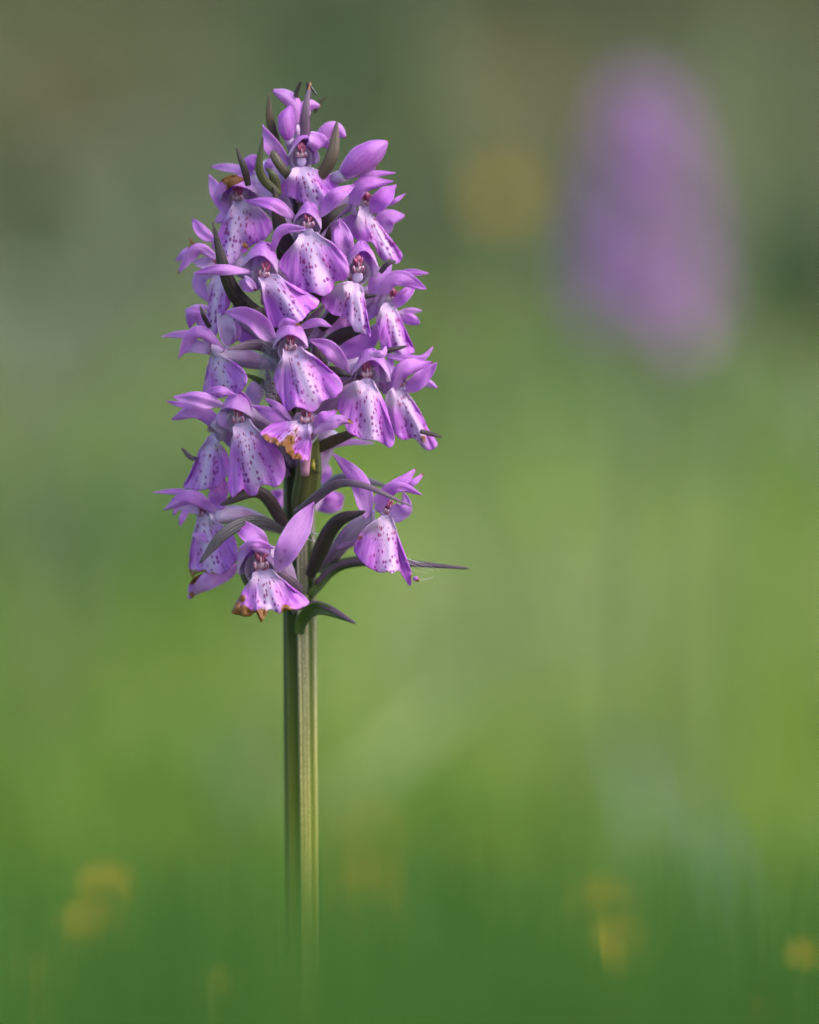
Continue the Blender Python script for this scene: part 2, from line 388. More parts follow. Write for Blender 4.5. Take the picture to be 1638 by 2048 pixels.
def lip_mb(outline, y0, Tx, Ty, yaw, fold=0.35, fwd=0.16, bulge=0.8, wither=None, seed=0, nu=16, nv=81, ruffle=1.35):
    """outline in photograph pixels from the left corner of the throat round the lobes to the right corner"""
    o = catmull(outline, nv)
    A, B = o[0].copy(), o[-1].copy(); mid = (A + B) / 2
    # the lip's axis: towards the mean of the far outline
    dist = np.linalg.norm(o - mid, axis=1); far = o[dist > dist.max() * 0.72]
    ax = far.mean(0) - mid; L = dist.max(); ax /= np.linalg.norm(ax); lat = np.array([-ax[1], ax[0]]) * -1
    if lat[0] < 0: lat = -lat
    apex = mid - ax * L * 0.55
    def polar(p):
        q = p - apex; return math.atan2(q @ lat, q @ ax), np.linalg.norm(q)
    ang = [polar(p)[0] for p in o]; amax = max(ang[nv // 4:3 * nv // 4 + 1] + [0.2]); amin = min(ang[nv // 4:3 * nv // 4 + 1] + [-0.2])
    offs = (o - mid) @ lat; wp, wn_ = max(offs.max(), 5), max(-offs.min(), 5)
    rows, uv, sp, wi = [], [], [], []
    for i in range(nu):
        u = (i / (nu - 1)) ** 0.85
        r, ru, rs, rw = [], [], [], []
        for j in range(nv):
            s_ = j / (nv - 1)
            b = A + (B - A) * s_ - ax * 0.05 * L * math.sin(math.pi * s_)
            p = b + (o[j] - b) * u
            if u > 0.6: p = p + ax * (u - 0.6) * min(1, np.linalg.norm(o[j] - b) / 80) * (11.0 * ns(s_ * 11, seed * 2.1, 1.0) + 9.0 * ns(s_ * 34, seed * 1.1, 4.0))
            off = (p - mid) @ lat; drop = (p - mid) @ ax
            q = 0.0
            for (wx, wy, wr, wk) in wither or []:
                dw = math.hypot(p[0] - wx, (p[1] - wy)) + 7 * ns(p[0] * .09, p[1] * .09, seed)
                q = max(q, wk * max(0, 1.3 - dw / (wr * 1.15)))
            q = min(1, q) * (0.45 + 0.55 * min(1, u * 1.4)) if q > 0 else 0.0
            if q > .2: p = p - (p - mid) * .06 * q * (1 + ns(s_ * 45, seed, 8.0))
            nk = max(0.0, 1 - max(drop, 0) / (0.24 * L)); nk = nk * nk * (3 - 2 * nk)
            p = p - lat * off * 0.22 * nk; off = (p - mid) @ lat
            on = off / (wp if off > 0 else wn_)
            W = (wp if off > 0 else wn_) * PX
            dy = (p[0] - Tx) * PX * math.tan(R(yaw)) * 0.8
            dy -= fwd * drop * PX
            dy += fold * W * (abs(on) ** 1.7)
            dy += 1.0 * MM * nk - 1.5 * MM * nk * min(1.3, abs(off) / (np.linalg.norm(B - A) * .45 + 1)) ** 2
            dy -= bulge * MM * math.sin(math.pi * min(1, max(0, drop / L))) * math.exp(-(on / 0.5) ** 2)
            dy += 0.85 * MM * math.exp(-((abs(on) - .42) / .13) ** 2) * max(0, drop / L) ** 1.5
            dy += q * 1.3 * MM * (ns(s_ * 30, u * 6, seed) - .5)
            dy += ruffle * MM * u * u * (ns(s_ * 7 + seed, u * 1.5, seed) * 1.6 + 0.5 * ns(s_ * 19, seed, u * 2))
            w_ = P(p[0], p[1], y0 + dy)
            a_, rr = polar(p)
            t_ = a_ / amax if a_ > 0 else a_ / -amin
            r.append(w_); ru.append((t_, max(0, (rr / L - 0.55)), 0)); rs.append((a_ * L * 1.1 * PX / MM + 20, rr * PX / MM, 0))
            rw.append(q)
        rows.append(r); uv.append(ru); sp.append(rs); wi.append(rw)
    mb = MB(); mb.grid(rows, 0, False, puv=uv, sp=sp, wither=wi)
    return mb

def hood_patch(cen, Fv, Rv, Uv, a, b, c, phi0, phi1, thf, ths, seed, grow=1.0, beak=0.25):
    """part of a dome: phi from the front (0) to the back (180); thf/ths polar opening at front and side"""
    nu, nv = 11, 13; rows, uv, pl, dp = [], [], [], []
    for i in range(nu):
        u = i / (nu - 1); r, ru, rp, rd = [], [], [], []
        for j in range(nv):
            v = j / (nv - 1); ph = R(phi0 + (phi1 - phi0) * v)
            k = 0.5 - 0.5 * math.cos(min(abs(ph), math.pi / 2) * 2)
            tm = R(thf + (ths - thf) * k)
            th = R(4) + (tm - R(4)) * u
            bk = 1 + beak * u * u * math.exp(-(ph / 0.5) ** 2)
            g = grow * (1 + 0.09 * ns(u * 2.5, v * 2.5, seed) + 0.05 * u * u * ns(v * 7, seed, 2.0))
            x = a * math.sin(th) * math.sin(ph) * g; f = b * math.sin(th) * math.cos(ph) * bk * g; z = c * math.cos(th) * g
            lift = 0.10 * c * u ** 4 * math.cos(ph * 1.0)
            r.append(cen + Rv * x + Fv * f + Uv * (z + lift))
            ru.append((v, u, 0)); rp.append(min(.8, 1.9 * max(0, u - 0.5) * k) + 0.04); rd.append(0.35 + 0.25 * u * (1 - k))
        rows.append(r); uv.append(ru); pl.append(rp); dp.append(rd)
    mb = MB(); mb.grid(rows, 0, False, puv=uv, pale=pl, deep=dp)
    return mb

# ------------------------------------------------------------------ the orchid in focus
def stem_px(row):
    k = [(150, 619, 5), (270, 612, 9), (400, 600, 15), (600, 596, 21), (800, 597, 26), (950, 598, 31), (1100, 599, 33), (1250, 600, 33.5), (1800, 603.5, 33.5), (2048, 605, 34), (2800, 606, 36), (4400, 606, 44)]
    r = [x[0] for x in k]
    return float(np.interp(row, r, [x[1] for x in k])), float(np.interp(row, r, [x[2] for x in k]))
root = empty('wild_orchid', (P(605, 2048, 0).x, 0, 0))
setprops(root, 'tall purple orchid in sharp focus, spotted lilac flowers crowded on a ribbed green stem', 'orchid')
RO = root.location.copy()
def build_stem():
    rows, rid = [], []
    z_rows = list(np.linspace(165, 2048, 90)) + list(np.linspace(2100, 4330, 24))
    # angle 0 faces the viewer, positive to the right
    seg = 120
    for row in z_rows:
        cx, hw = stem_px(row); c = P(cx, row, 0.0); r = hw * PX
        if c.z < 0.0: c.z = 0.0
        rr, ri = [], []
        tw = 0.10 * math.sin(row / 420.0)
        for k in range(seg):
            th = 2 * math.pi * k / seg + 0.0
            d = math.degrees((th + tw + math.pi) % (2 * math.pi) - math.pi)
            # ribs at these angles, grooves between
            g = 0; f = 0
            for (a0, wd, amp, fr) in ((-50, 6, 0.05, .35), (-3, 6, 0.11, 1), (12, 12, 0.02, .75), (28, 9, 0.02, .7), (44, 6, -0.05, -.6), (66, 16, 0.06, 1), (100, 12, 0.05, .6), (150, 14, 0.06, .6), (-100, 12, 0.06, .3), (-150, 12, 0.05, .5), (-26, 15, -0.13, -.6), (-70, 10, -0.04, -.2), (5, 2.5, -.03, -.45), (20, 3, -.025, -.5), (36, 3, -.025, -.5), (56, 3, -.03, -.5), (80, 4, -.03, -.5), (-58, 2.5, -.03, -.3)):
                e = math.exp(-((d - a0) / wd) ** 2); g += amp * e; f += fr * e
            r2 = r * (0.97 + g)
            rr.append(c + Vector((math.sin(th), -math.cos(th), 0)) * r2); ri.append(max(0, min(1, f)))
        rows.append(rr); rid.append(ri)
    mb = MB(); mb.grid(rows, 0, True, ridge=rid)
    link('stem', mb.mesh('stem', RO), M['stem'], root)
build_stem()

RPROF = [(150, 3), (250, 4.5), (320, 7), (420, 10), (520, 12.5), (700, 14.5), (850, 15.5), (1000, 15.5), (1150, 14), (1300, 10)]
def depth(px, py, add=0.0):
    r = np.interp(py, [a for a, b in RPROF], [b for a, b in RPROF])
    dx = (px - stem_px(py)[0]) * PX / MM
    return (-math.sqrt(max(r * r - dx * dx, (0.35 * r) ** 2)) + add) * MM
SEED = [0]
ALL_FLOWERS = []
def px_spine(pts, y):
    """(px, py, offset mm) or (px, py); offset is added to the flower's own depth"""
    out = []
    for i, p in enumerate(pts):
        out.append(P(p[0], p[1], y + (p[2] if len(p) > 2 else (0.8 - 1.2 * (i == 1))) * MM))
    return out
def add_petal(parent, T, name, pts, width, y, mat='petal', solid=0.00014, **kw):
    SEED[0] += 1
    rr = random.Random(SEED[0]); kw.setdefault('twist', rr.uniform(-.55, .55)); kw.setdefault('ruffle', .17); kw.setdefault('curlk', 1.0)
    mb = MB(); petal_mb(mb, px_spine(pts, y), width * PX, seed=SEED[0] * 0.37, **kw)
    return link(name, mb.mesh(name, T), M[mat], parent, (0, 0, 0), solid, 1)
def frame(yaw, pitch=0, roll=0):
    a, p = R(yaw), R(pitch)
    F = Vector((math.sin(a) * math.cos(p), -math.cos(a) * math.cos(p), math.sin(p)))
    Rv = Vector((math.cos(a), math.sin(a), 0)); U = F.cross(Rv)
    q = Matrix.Rotation(R(roll), 3, F)
    return F, q @ Rv, q @ U
def flower(T, yaw=0, add=0.0, lip=None, hood=None, petals=(), ovary=None, ov_mat='ovary', column=True, fold=0.35, fwd=0.16, bulge=0.45,
           wither=None, roll=0, ov_r=19, spur=True, pitch=-8, cs=1.0, deep=0.3):
    SEED[0] += 1
    y = depth(T[0], T[1], add); Tw = P(T[0], T[1], y)
    F, Rv, U = frame(yaw, pitch, roll)
    s = cs * MM
    # the flower's own mesh: ovary and throat
    mb = MB()
    sx, shw = stem_px(T[1] + 95)
    if ovary is None:
        end = P(sx, T[1] + 95, 0.0)
        out = (Tw - end); out.z = 0
        end = end + out.normalized() * shw * PX * 0.6
        m1 = Tw - F * 5.5 * s + U * 0.6 * s; m2 = Tw.lerp(end, 0.62) + Vector((0, 0, 3.0 * s))
        pts = [Tw - F * 1.6 * s, m1.lerp(Tw, 0.35), m2, end]
    else:
        pts = px_spine(ovary, y)
    c = catmull([tuple(p) for p in pts], 14)
    rad = [ov_r * PX * (0.75 + 0.35 * math.sin(math.pi * (i / 13) ** 0.8)) * (1 - 0.35 * (i / 13) ** 3) for i in range(14)]
    mb.tube(c, rad, 12, 0, ribs=6, twist=0.22, pale=[max(0, 0.85 - i * 0.22) for i in range(14)])
    if column:
        rows, pl, uvs = [], [], []
        for i in range(8):      # throat cup, open to the front
            k = i / 7; rr = (1.9 - 0.85 * k ** 1.3) * s; back = (0.55 + 2.6 * k) * s
            cc = Tw - F * back - U * (0.75 + 0.9 * k) * s
            rows.append([cc + Rv * math.cos(2 * math.pi * q / 16) * rr * 0.95 + U * math.sin(2 * math.pi * q / 16) * rr for q in range(16)])
            pl.append([0.95 - 0.5 * k] * 16); uvs.append([(q / 16, k, 0) for q in range(16)])
        mb.grid(rows, 0, True, pale=pl, puv=uvs)
    fl = link('flower', mb.mesh('flower', Tw), M[ov_mat], root, Tw - RO, 0, 0)
    ALL_FLOWERS.append(fl)
    if lip:
        lm = lip_mb(lip, y - 0.4 * MM, T[0], T[1], yaw, fold, fwd, bulge, wither, SEED[0] * 1.3)
        link('lip', lm.mesh('lip', Tw), M['lip'], fl, (0, 0, 0), 0.00016, 1)
    if spur and column:
        sb = MB(); a0 = Tw - F * 2.2 * s - U * 1.4 * s
        pts = catmull([tuple(a0), tuple(a0 - F * 2.0 * s - U * 1.8 * s), tuple(a0 - F * 3.4 * s - U * 4.2 * s)], 9)
        sb.tube(pts, [0.95 * s * (1 - 0.45 * i / 8) for i in range(9)], 10)
        link('spur', sb.mesh('spur', Tw), M['spur'], fl)
    if column:
        cm = MB(); s0, T0 = s, Tw; s = s * .88; Tw = Tw + F * .8 * s + U * .3 * s
        fr = (Rv, F, U)
        cm.ball(Tw - F * 1.2 * s + U * 0.75 * s, 0.8 * s, 0.65 * s, 1.1 * s, fr, 0)                 # dark back of the anther
        for sg in (-1, 1):
            ax = (U + Rv * sg * 0.42).normalized(); f2 = (ax.cross(F).normalized(), F, ax)
            cm.ball(Tw - F * 0.45 * s + U * 0.65 * s + Rv * sg * 0.36 * s, 0.27 * s, 0.34 * s, 0.85 * s, f2, 0)   # anther pouch
            cm.ball(Tw - F * 0.45 * s - U * 0.35 * s + Rv * sg * 0.72 * s, 0.30 * s, 0.40 * s, 0.50 * s, fr, 2)   # stigma lobe
            arc = [Tw - F * 0.05 * s + Rv * sg * (0.95 * math.cos(t) ) * s * 0.9 - U * (0.35 + 0.62 * math.sin(t)) * s for t in np.linspace(-0.5, 1.45, 7)]
            cm.tube(arc, 0.085 * s, 6, 1)
        cm.ball(Tw - F * 0.05 * s + U * 0.30 * s, 0.13 * s, 0.2 * s, 0.62 * s, fr, 3)                 # pale ridge
        cm.ball(Tw - F * 0.75 * s - U * 0.42 * s, 0.85 * s, 0.45 * s, 0.50 * s, fr, 2)
        cm.ball(Tw - F * 1.05 * s - U * 1.75 * s, 0.95 * s, 0.35 * s, 0.95 * s, fr, 4)                # lilac bulge at the spur's mouth
        s, Tw = s0, T0
        link('column', cm.mesh('column', Tw, [M['column'], M['maroon'], M['stigma'], M['stigma'], M['mouth']]), None, fl, (0, 0, 0), 0, 1)
    if hood:
        x0, x1, yt, yb = hood[:4]; opt = hood[4] if len(hood) > 4 else {}
        a = (x1 - x0) / 2 * PX; c_ = (yb - yt) * PX; b_ = a * opt.get('b', 0.9)
        cx = (x0 + x1) / 2
        cen = P(cx, yb, y) - F * 0.9 * s
        cen = P(cx, yb, cen.y)
        thf, ths = opt.get('thf', 68), opt.get('ths', 86)
        rh = random.Random(SEED[0] * 17); ths += rh.uniform(-9, 5)
        hr = frame(yaw + rh.uniform(-9, 9), opt.get('pitch', 0) + rh.uniform(-10, 8), opt.get('roll', roll) + rh.uniform(-11, 11))
        for (p0, p1, nm, gr, bk) in ((16, -150, 'petal', 1.0, 0.22), (-12, 150, 'petal', 0.965, 0.22), (115, 245, 'dorsal_sepal', 1.03, 0.0)):
            hm = hood_patch(cen, *hr, a, b_, c_, p0, p1, thf, ths, SEED[0] + gr * 7, gr, opt.get('beak', bk) if bk else 0)
            link(nm, hm.mesh(nm, Tw), M['petal'], fl, (0, 0, 0), 0.00016, 1)
    for p in petals:
        pts, wd = p[0], p[1]; kw = dict(p[2]) if len(p) > 2 else {}
        nm = kw.pop('name', 'sepal'); kw.setdefault('deep', deep)
        add_petal(fl, Tw, nm, pts, wd, y, **kw)
    return fl

pt = dict(name='petal')
# --- top of the spike
flower((603, 308), 4, 0.5, cs=0.9, deep=0.38, fold=0.3, hood=(576, 638, 266, 327, dict(thf=47)),
    lip=[(581, 338), (567, 364), (554, 381), (572, 394), (595, 400), (612, 412), (630, 416), (645, 410), (654, 390), (676, 374), (681, 358), (646, 350), (627, 334)],
    petals=[([(576, 332, 1.5), (547, 290, 0), (526, 249, 1.2)], 34, dict(cup=-0.3, freckle=1, pale=0.12, tilt=12)),
            ([(618, 275, -1), (643, 284, -0.4), (660, 298, 1.4)], 42, dict(cup=0.7, b0=0.7, freckle=.5, tip=1.0))])
flower((476, 393), -16, 0.5, deep=0.22, fold=0.30, hood=(440, 519, 352, 397, dict(b=1.0, thf=66, ths=90, beak=0.4)),
    lip=[(463, 402), (463, 440), (440, 464), (430, 484), (423, 495), (443, 510), (456, 536), (472, 520), (500, 493), (528, 480), (545, 458), (540, 433), (528, 415), (504, 404), (488, 399)],
    petals=[([(467, 438, 2), (438, 395, 1), (418, 349, 1.5)], 34, dict(cup=0.4, pale=.15, freckle=.7, deep=.15)),
            ([(428, 392, -3.5), (455, 362, -5.5), (492, 358, -4)], 26, dict(cup=0.8, wither=0.99, b0=0.25, **pt))])
flower((512, 352), -30, 5.5, column=False, deep=0.3, petals=[
    ([(520, 352, 0), (466, 336, -1.5), (418, 333, 0)], 20, dict(cup=0.5, pale=.2, wither=.07)),
    ([(492, 345, -1), (505, 326, -2.5), (524, 340, -1)], 36, dict(cup=1.0, b0=.7, um=.5, deep=.55, **pt)),
    ([(530, 342, -1), (538, 326, -1.5), (545, 318, 0)], 22, dict(cup=0.6, um=.4, pale=.2, wither=.2)),
    ([(500, 352, -0.5), (512, 372, -1), (520, 392, 0)], 34, dict(cup=0.8, b0=.8, pale=.8))])
flower((617, 447), 0, -0.6, deep=0.42, fold=0.28, hood=(584, 642, 408, 462, dict(thf=54)),
    lip=[(591, 472), (587, 491), (565, 514), (557, 534), (574, 553), (577, 568), (598, 584), (621, 584), (650, 591), (668, 578), (670, 564), (692, 559), (699, 540), (690, 512), (666, 488), (646, 476), (640, 463)],
    petals=[([(588, 436, 1.5), (545, 409, -1.5), (485, 399, 1.5)], 30, dict(cup=0.5, tilt=-15)),
            ([(640, 432, 1), (672, 394, -1), (707, 371, 1.6)], 32, dict(cup=-0.4, tilt=14)),
            ([(611, 457, -3), (566, 463, -2.6), (541, 506, -0.5)], 24, dict(cup=0.7, tilt=20, b0=.3, um=.55))])
flower((734, 405), 38, -0.4, deep=0.38, fold=0.32, cs=.85, spur=False,
    lip=[(716, 414), (714, 438), (704, 455), (710, 476), (727, 486), (746, 486), (757, 510), (768, 522), (780, 516), (793, 529), (805, 519), (804, 506), (788, 498), (777, 478), (763, 460), (750, 440), (743, 418)],
    petals=[([(705, 412, -2), (724, 373, -3.6), (788, 362, -2.5)], 36, dict(cup=0.9, um=.4, b0=.6, **pt)),
            ([(742, 426, 0), (766, 400, -1.5), (786, 375, 1)], 38, dict(cup=-0.4, freckle=.8, deep=.5, tip=1.1, **pt)),
            ([(704, 385, 0), (742, 352, -1), (793, 345, 0)], 15, dict(cup=0.5)),
            ([(712, 372, 1), (736, 346, 0), (756, 330, 0)], 13, dict(cup=0.5, wither=.2)),
            ([(768, 412, 2), (790, 402, 1), (811, 387, 2)], 10, dict(cup=0.3)),
            ([(766, 468, 2), (776, 438, 0.5), (811, 431, 2)], 42, dict(cup=0.5, b0=.7, um=.3, pale=.1, wither=.05))])
flower((529, 546), -10, -0.8, roll=-14, deep=0.32, fold=0.45, hood=(482, 556, 487, 548, dict(thf=58, roll=-14)),
    lip=[(513, 557), (523, 582), (529, 610), (536, 636), (547, 656), (574, 654), (602, 645), (616, 627), (639, 608), (630, 594), (598, 584), (577, 569), (556, 546)],
    petals=[([(500, 543, 0), (440, 538, -2), (384, 547, 0)], 23, dict(cup=0.6, tilt=-10)),
            ([(478, 566, 2), (498, 570, 1), (518, 574, 2)], 30, dict(cup=0.4, pale=.1)),
            ([(489, 552, -2), (503, 566, -3), (512, 582, -1)], 14, dict(cup=-.5, wither=.3, pale=.4, **pt)),
            ([(484, 506, -3), (490, 494, -4.5), (489, 487, -4)], 16, dict(cup=.5, wither=.6))])
flower((716, 536), 8, 0.0, deep=0.35, fold=0.42, hood=(692, 759, 484, 556, dict(thf=50)), cs=1.05,
    lip=[(693, 564), (668, 570), (645, 584), (636, 592), (648, 615), (669, 633), (689, 635), (703, 650), (709, 664), (724, 665), (741, 675), (738, 650), (732, 617), (728, 592), (727, 572)],
    petals=[([(700, 512, 1.5), (688, 478, 0), (678, 436, 1)], 38, dict(cup=-0.3, freckle=1, pale=.12))])
flower((787, 596), 48, 0.6, deep=0.3, fold=0.25, cs=.8, spur=False,
    lip=[(763, 610), (751, 628), (753, 645), (758, 670), (765, 692), (798, 708), (829, 707), (820, 679), (806, 649), (796, 622), (790, 608)],
    petals=[([(762, 590, -1.5), (792, 557, -3), (853, 577, -2)], 36, dict(cup=0.9, um=.5, b0=.5, **pt)),
            ([(784, 552, 0), (820, 546, -1), (860, 548, 0)], 15, dict(cup=.5, wither=.06)),
            ([(745, 603, 0), (757, 564, -1.2), (781, 530, 0)], 40, dict(cup=.5, freckle=1, pale=.15, um=.5)),
            ([(786, 615, 0), (806, 592, -1), (826, 575, 1)], 26, dict(cup=-.4, **pt)),
            ([(795, 626, 3), (820, 622, 3), (845, 621, 3)], 14, dict(cup=.3, pale=.2)),
            ([(798, 632, 3), (818, 637, 2.5), (839, 648, 3)], 24, dict(cup=.4, tip=2.2)),
            ([(770, 606, 1), (748, 618, 1), (735, 640, 2)], 40, dict(cup=.9, b0=.8, pale=.45))])
flower((581, 692), 0, -1.0, deep=0.4, fold=0.5, hood=(546, 618, 644, 702, dict(thf=58)), cs=1.05,
    lip=[(562, 698), (560, 722), (548, 748), (551, 777), (563, 802), (571, 822), (597, 815), (620, 825), (637, 817), (649, 801), (671, 794), (685, 779), (683, 763), (664, 743), (645, 725), (621, 711), (607, 692)],
    petals=[([(548, 680, 0.6), (504, 640, -1.2), (446, 622, 0.8)], 40, dict(cup=-.35, um=.35, tilt=10, pale=.12)),
            ([(600, 655, 1), (636, 645, 0), (665, 655, 0.4)], 18, dict(cup=.4, freckle=.4)),
            ([(556, 652, -3), (575, 644, -4.5), (600, 650, -3.5)], 14, dict(cup=.5, wither=.3))])
flower((733, 747), 10, -0.4, deep=0.32, fold=0.45, hood=(702, 779, 699, 764, dict(thf=50)), cs=.95,
    lip=[(718, 762), (693, 768), (680, 791), (674, 818), (687, 836), (693, 860), (713, 876), (747, 880), (767, 887), (780, 895), (790, 881), (783, 853), (774, 818), (760, 786), (750, 760)],
    petals=[([(697, 748, 1), (664, 698, -0.6), (621, 681, 0.8)], 36, dict(cup=-.4, um=.4, tilt=14, pale=.08)),
            ([(738, 708, -3), (764, 708, -3.5), (774, 690, -2)], 17, dict(cup=.5, pale=.2))])
flower((806, 766), 36, 0.2, deep=0.28, fold=0.4, cs=.85, spur=False,
    lip=[(788, 773), (764, 794), (768, 819), (782, 850), (794, 876), (808, 880), (829, 877), (845, 896), (863, 902), (876, 890), (862, 872), (848, 838), (830, 807), (816, 786), (810, 778)],
    wither=[(850, 880, 12, .5), (800, 878, 8, .45)],
    petals=[([(784, 782, -1.5), (808, 736, -3), (869, 722, -1.5)], 38, dict(cup=0.9, um=.45, b0=.5, wither=.05, **pt)),
            ([(812, 784, -0.5), (842, 760, -2), (870, 727, -1)], 34, dict(cup=-.5, **pt)),
            ([(765, 709, 1), (838, 720, 0), (869, 690, 1)], 18, dict(cup=.5, wither=.05)),
            ([(826, 764, 2), (852, 765, 1.5), (876, 778, 2)], 18, dict(cup=.4, pale=.2, wither=.08)),
            ([(776, 788, 1.5), (771, 748, 0.5), (784, 712, 2)], 36, dict(cup=.7, b0=.7, pale=.2))])
flower((613, 838), 4, -0.5, deep=0.45, fold=0.1, fwd=.30, hood=None, cs=1.2, pitch=18,
    lip=[(592, 840), (570, 849), (544, 848), (520, 866), (530, 883), (547, 891), (566, 898), (572, 910), (588, 919), (610, 926), (617, 919), (623, 893), (622, 869), (620, 848)],
    wither=[(530, 878, 12, .8), (548, 889, 13, .9), (566, 897, 15, 1), (580, 880, 13, .8), (590, 862, 12, .75), (576, 911, 12, 1), (594, 919, 10, .9), (610, 924, 8, .8), (560, 895, 11, .9)],
    petals=[([(583, 840, 0), (556, 816, -1), (529, 796, 0.5)], 16, dict(cup=.5, wither=.06)),
            ([(584, 848, 0.6), (552, 831, -0.6), (506, 812, 1)], 28, dict(cup=.5)),
            ([(628, 854, 0), (650, 838, -1.4), (673, 820, 0)], 36, dict(cup=.6, tip=1.0, wither=.08, **pt)),
            ([(626, 866, -0.5), (672, 842, -1.6), (711, 849, 0)], 27, dict(cup=.4, freckle=.8, pale=.2, wither=.28))])
flower((477, 836), -10, -0.6, deep=0.3, fold=0.4, hood=(439, 506, 785, 842, dict(thf=64)), cs=1.05,
    lip=[(461, 856), (467, 881), (461, 908), (456, 946), (461, 993), (479, 984), (488, 978), (497, 991), (513, 992), (525, 969), (553, 973), (570, 950), (568, 918), (555, 897), (534, 884), (512, 850), (503, 836)],
    petals=[([(446, 812, 0.5), (398, 800, -1.4), (346, 794, 0)], 32, dict(cup=.5, deep=.2, pale=.1, tilt=10)),
            ([(404, 792, 0), (438, 780, -1.5), (474, 790, -1)], 20, dict(cup=.5, deep=.2)),
            ([(450, 822, 1), (444, 840, .6), (458, 864, 1.2)], 26, dict(cup=.8, b0=.6, pale=.35, **pt))])
# --- left side, turned away to the left
flower((427, 704), -62, 1.0, deep=0.3, fold=0.4, fwd=.1, ov_r=17, ovary=[(440, 708, 1), (490, 716, 3), (560, 735, 9)], spur=False, cs=.8,
    lip=[(416, 715), (413, 736), (410, 762), (406, 788), (418, 800), (456, 790), (482, 784), (495, 758), (484, 736), (462, 721), (446, 711)],
    petals=[([(447, 704, -1.5), (396, 664, -3), (357, 716, -1)], 30, dict(cup=.9, um=.5, b0=.5, **pt)),
            ([(420, 672, 0), (366, 668, -1), (322, 673, 0)], 17, dict(cup=.4, pale=.2)),
            ([(430, 704, 1), (392, 694, 0.5), (362, 706, 1)], 26, dict(cup=-.4, pale=.6, **pt)),
            ([(432, 712, -2), (436, 698, -2.4), (446, 686, -1)], 26, dict(cup=.6, b0=.7, pale=.7))])
flower((425, 532), -62, 1.5, deep=0.25, fold=0.45, fwd=.1, spur=False, cs=.8,
    lip=[(424, 550), (417, 574), (419, 595), (413, 630), (414, 656), (432, 672), (443, 634), (457, 616), (464, 592), (463, 565), (452, 550)],
    petals=[([(432, 516, -1.5), (394, 496, -2.6), (356, 547, -1)], 28, dict(cup=.9, um=.5, b0=.5, wither=.06, **pt)),
            ([(400, 500, 0.4), (372, 505, 0), (349, 523, 1)], 22, dict(cup=.6, pale=.1)),
            ([(432, 482, 0), (408, 465, -1), (384, 437, 0.5)], 26, dict(cup=.4, freckle=1, wither=.06)),
            ([(464, 458, 1.5), (446, 438, 1), (430, 446, 1.5)], 28, dict(cup=.4, pale=.15)),
            ([(428, 545, 1.2), (400, 560, 1.6), (418, 606, 2)], 30, dict(cup=.5, pale=.35)),
            ([(408, 500, -1), (384, 495, -2), (372, 512, -1.6)], 15, dict(cup=.6, wither=.99)),
            ([(400, 492, -1), (384, 486, -1.6), (378, 474, -1)], 6, dict(cup=.6, wither=.99)),
            ([(436, 530, 0), (412, 528, -1), (385, 524, 0)], 24, dict(cup=-.4, pale=.55, **pt))])
flower((440, 648), -50, 3.0, deep=0.25, column=False, petals=[
    ([(414, 655, 0), (388, 628, -1.2), (378, 658, 0)], 32, dict(cup=.8, b0=.7, um=.5, deep=.4, **pt)),
    ([(418, 614, 0), (392, 617, -0.8), (366, 622, 0)], 18, dict(cup=.4, pale=.3, wither=.05)),
    ([(466, 560, 1), (474, 598, 0), (470, 632, 1)], 24, dict(cup=.5, pale=.15)),
    ([(447, 626, -1), (452, 655, -1.6), (455, 690, -0.5)], 38, dict(cup=-.7, b0=.7, pale=.75, tip=2.2)),
    ([(470, 640, -1), (474, 665, -2), (462, 690, -1)], 16, dict(cup=.6)),
    ([(476, 650, 2), (500, 664, 2), (545, 680, 3)], 60, dict(cup=.5, b0=.7, um=.4, deep=.4))])
flower((424, 858), -58, 1.6, deep=0.22, fold=0.4, fwd=.1, spur=False, cs=.75,
    lip=[(414, 874), (397, 904), (386, 932), (374, 960), (366, 977), (393, 980), (414, 979), (440, 970), (456, 946), (456, 911), (442, 888), (431, 872)],
    petals=[([(442, 856, -1), (392, 822, -2.4), (338, 838, -0.6)], 38, dict(cup=.8, um=.5, b0=.6, **pt)),
            ([(404, 815, 0), (368, 811, -1), (331, 802, 0)], 13, dict(cup=.4)),
            ([(430, 860, -2), (440, 850, -2), (455, 846, -1)], 40, dict(cup=.7, b0=.8, pale=.7)),
            ([(448, 858, 0), (462, 880, 0.4), (476, 905, 1)], 40, dict(cup=.7, b0=.8, pale=.35))])
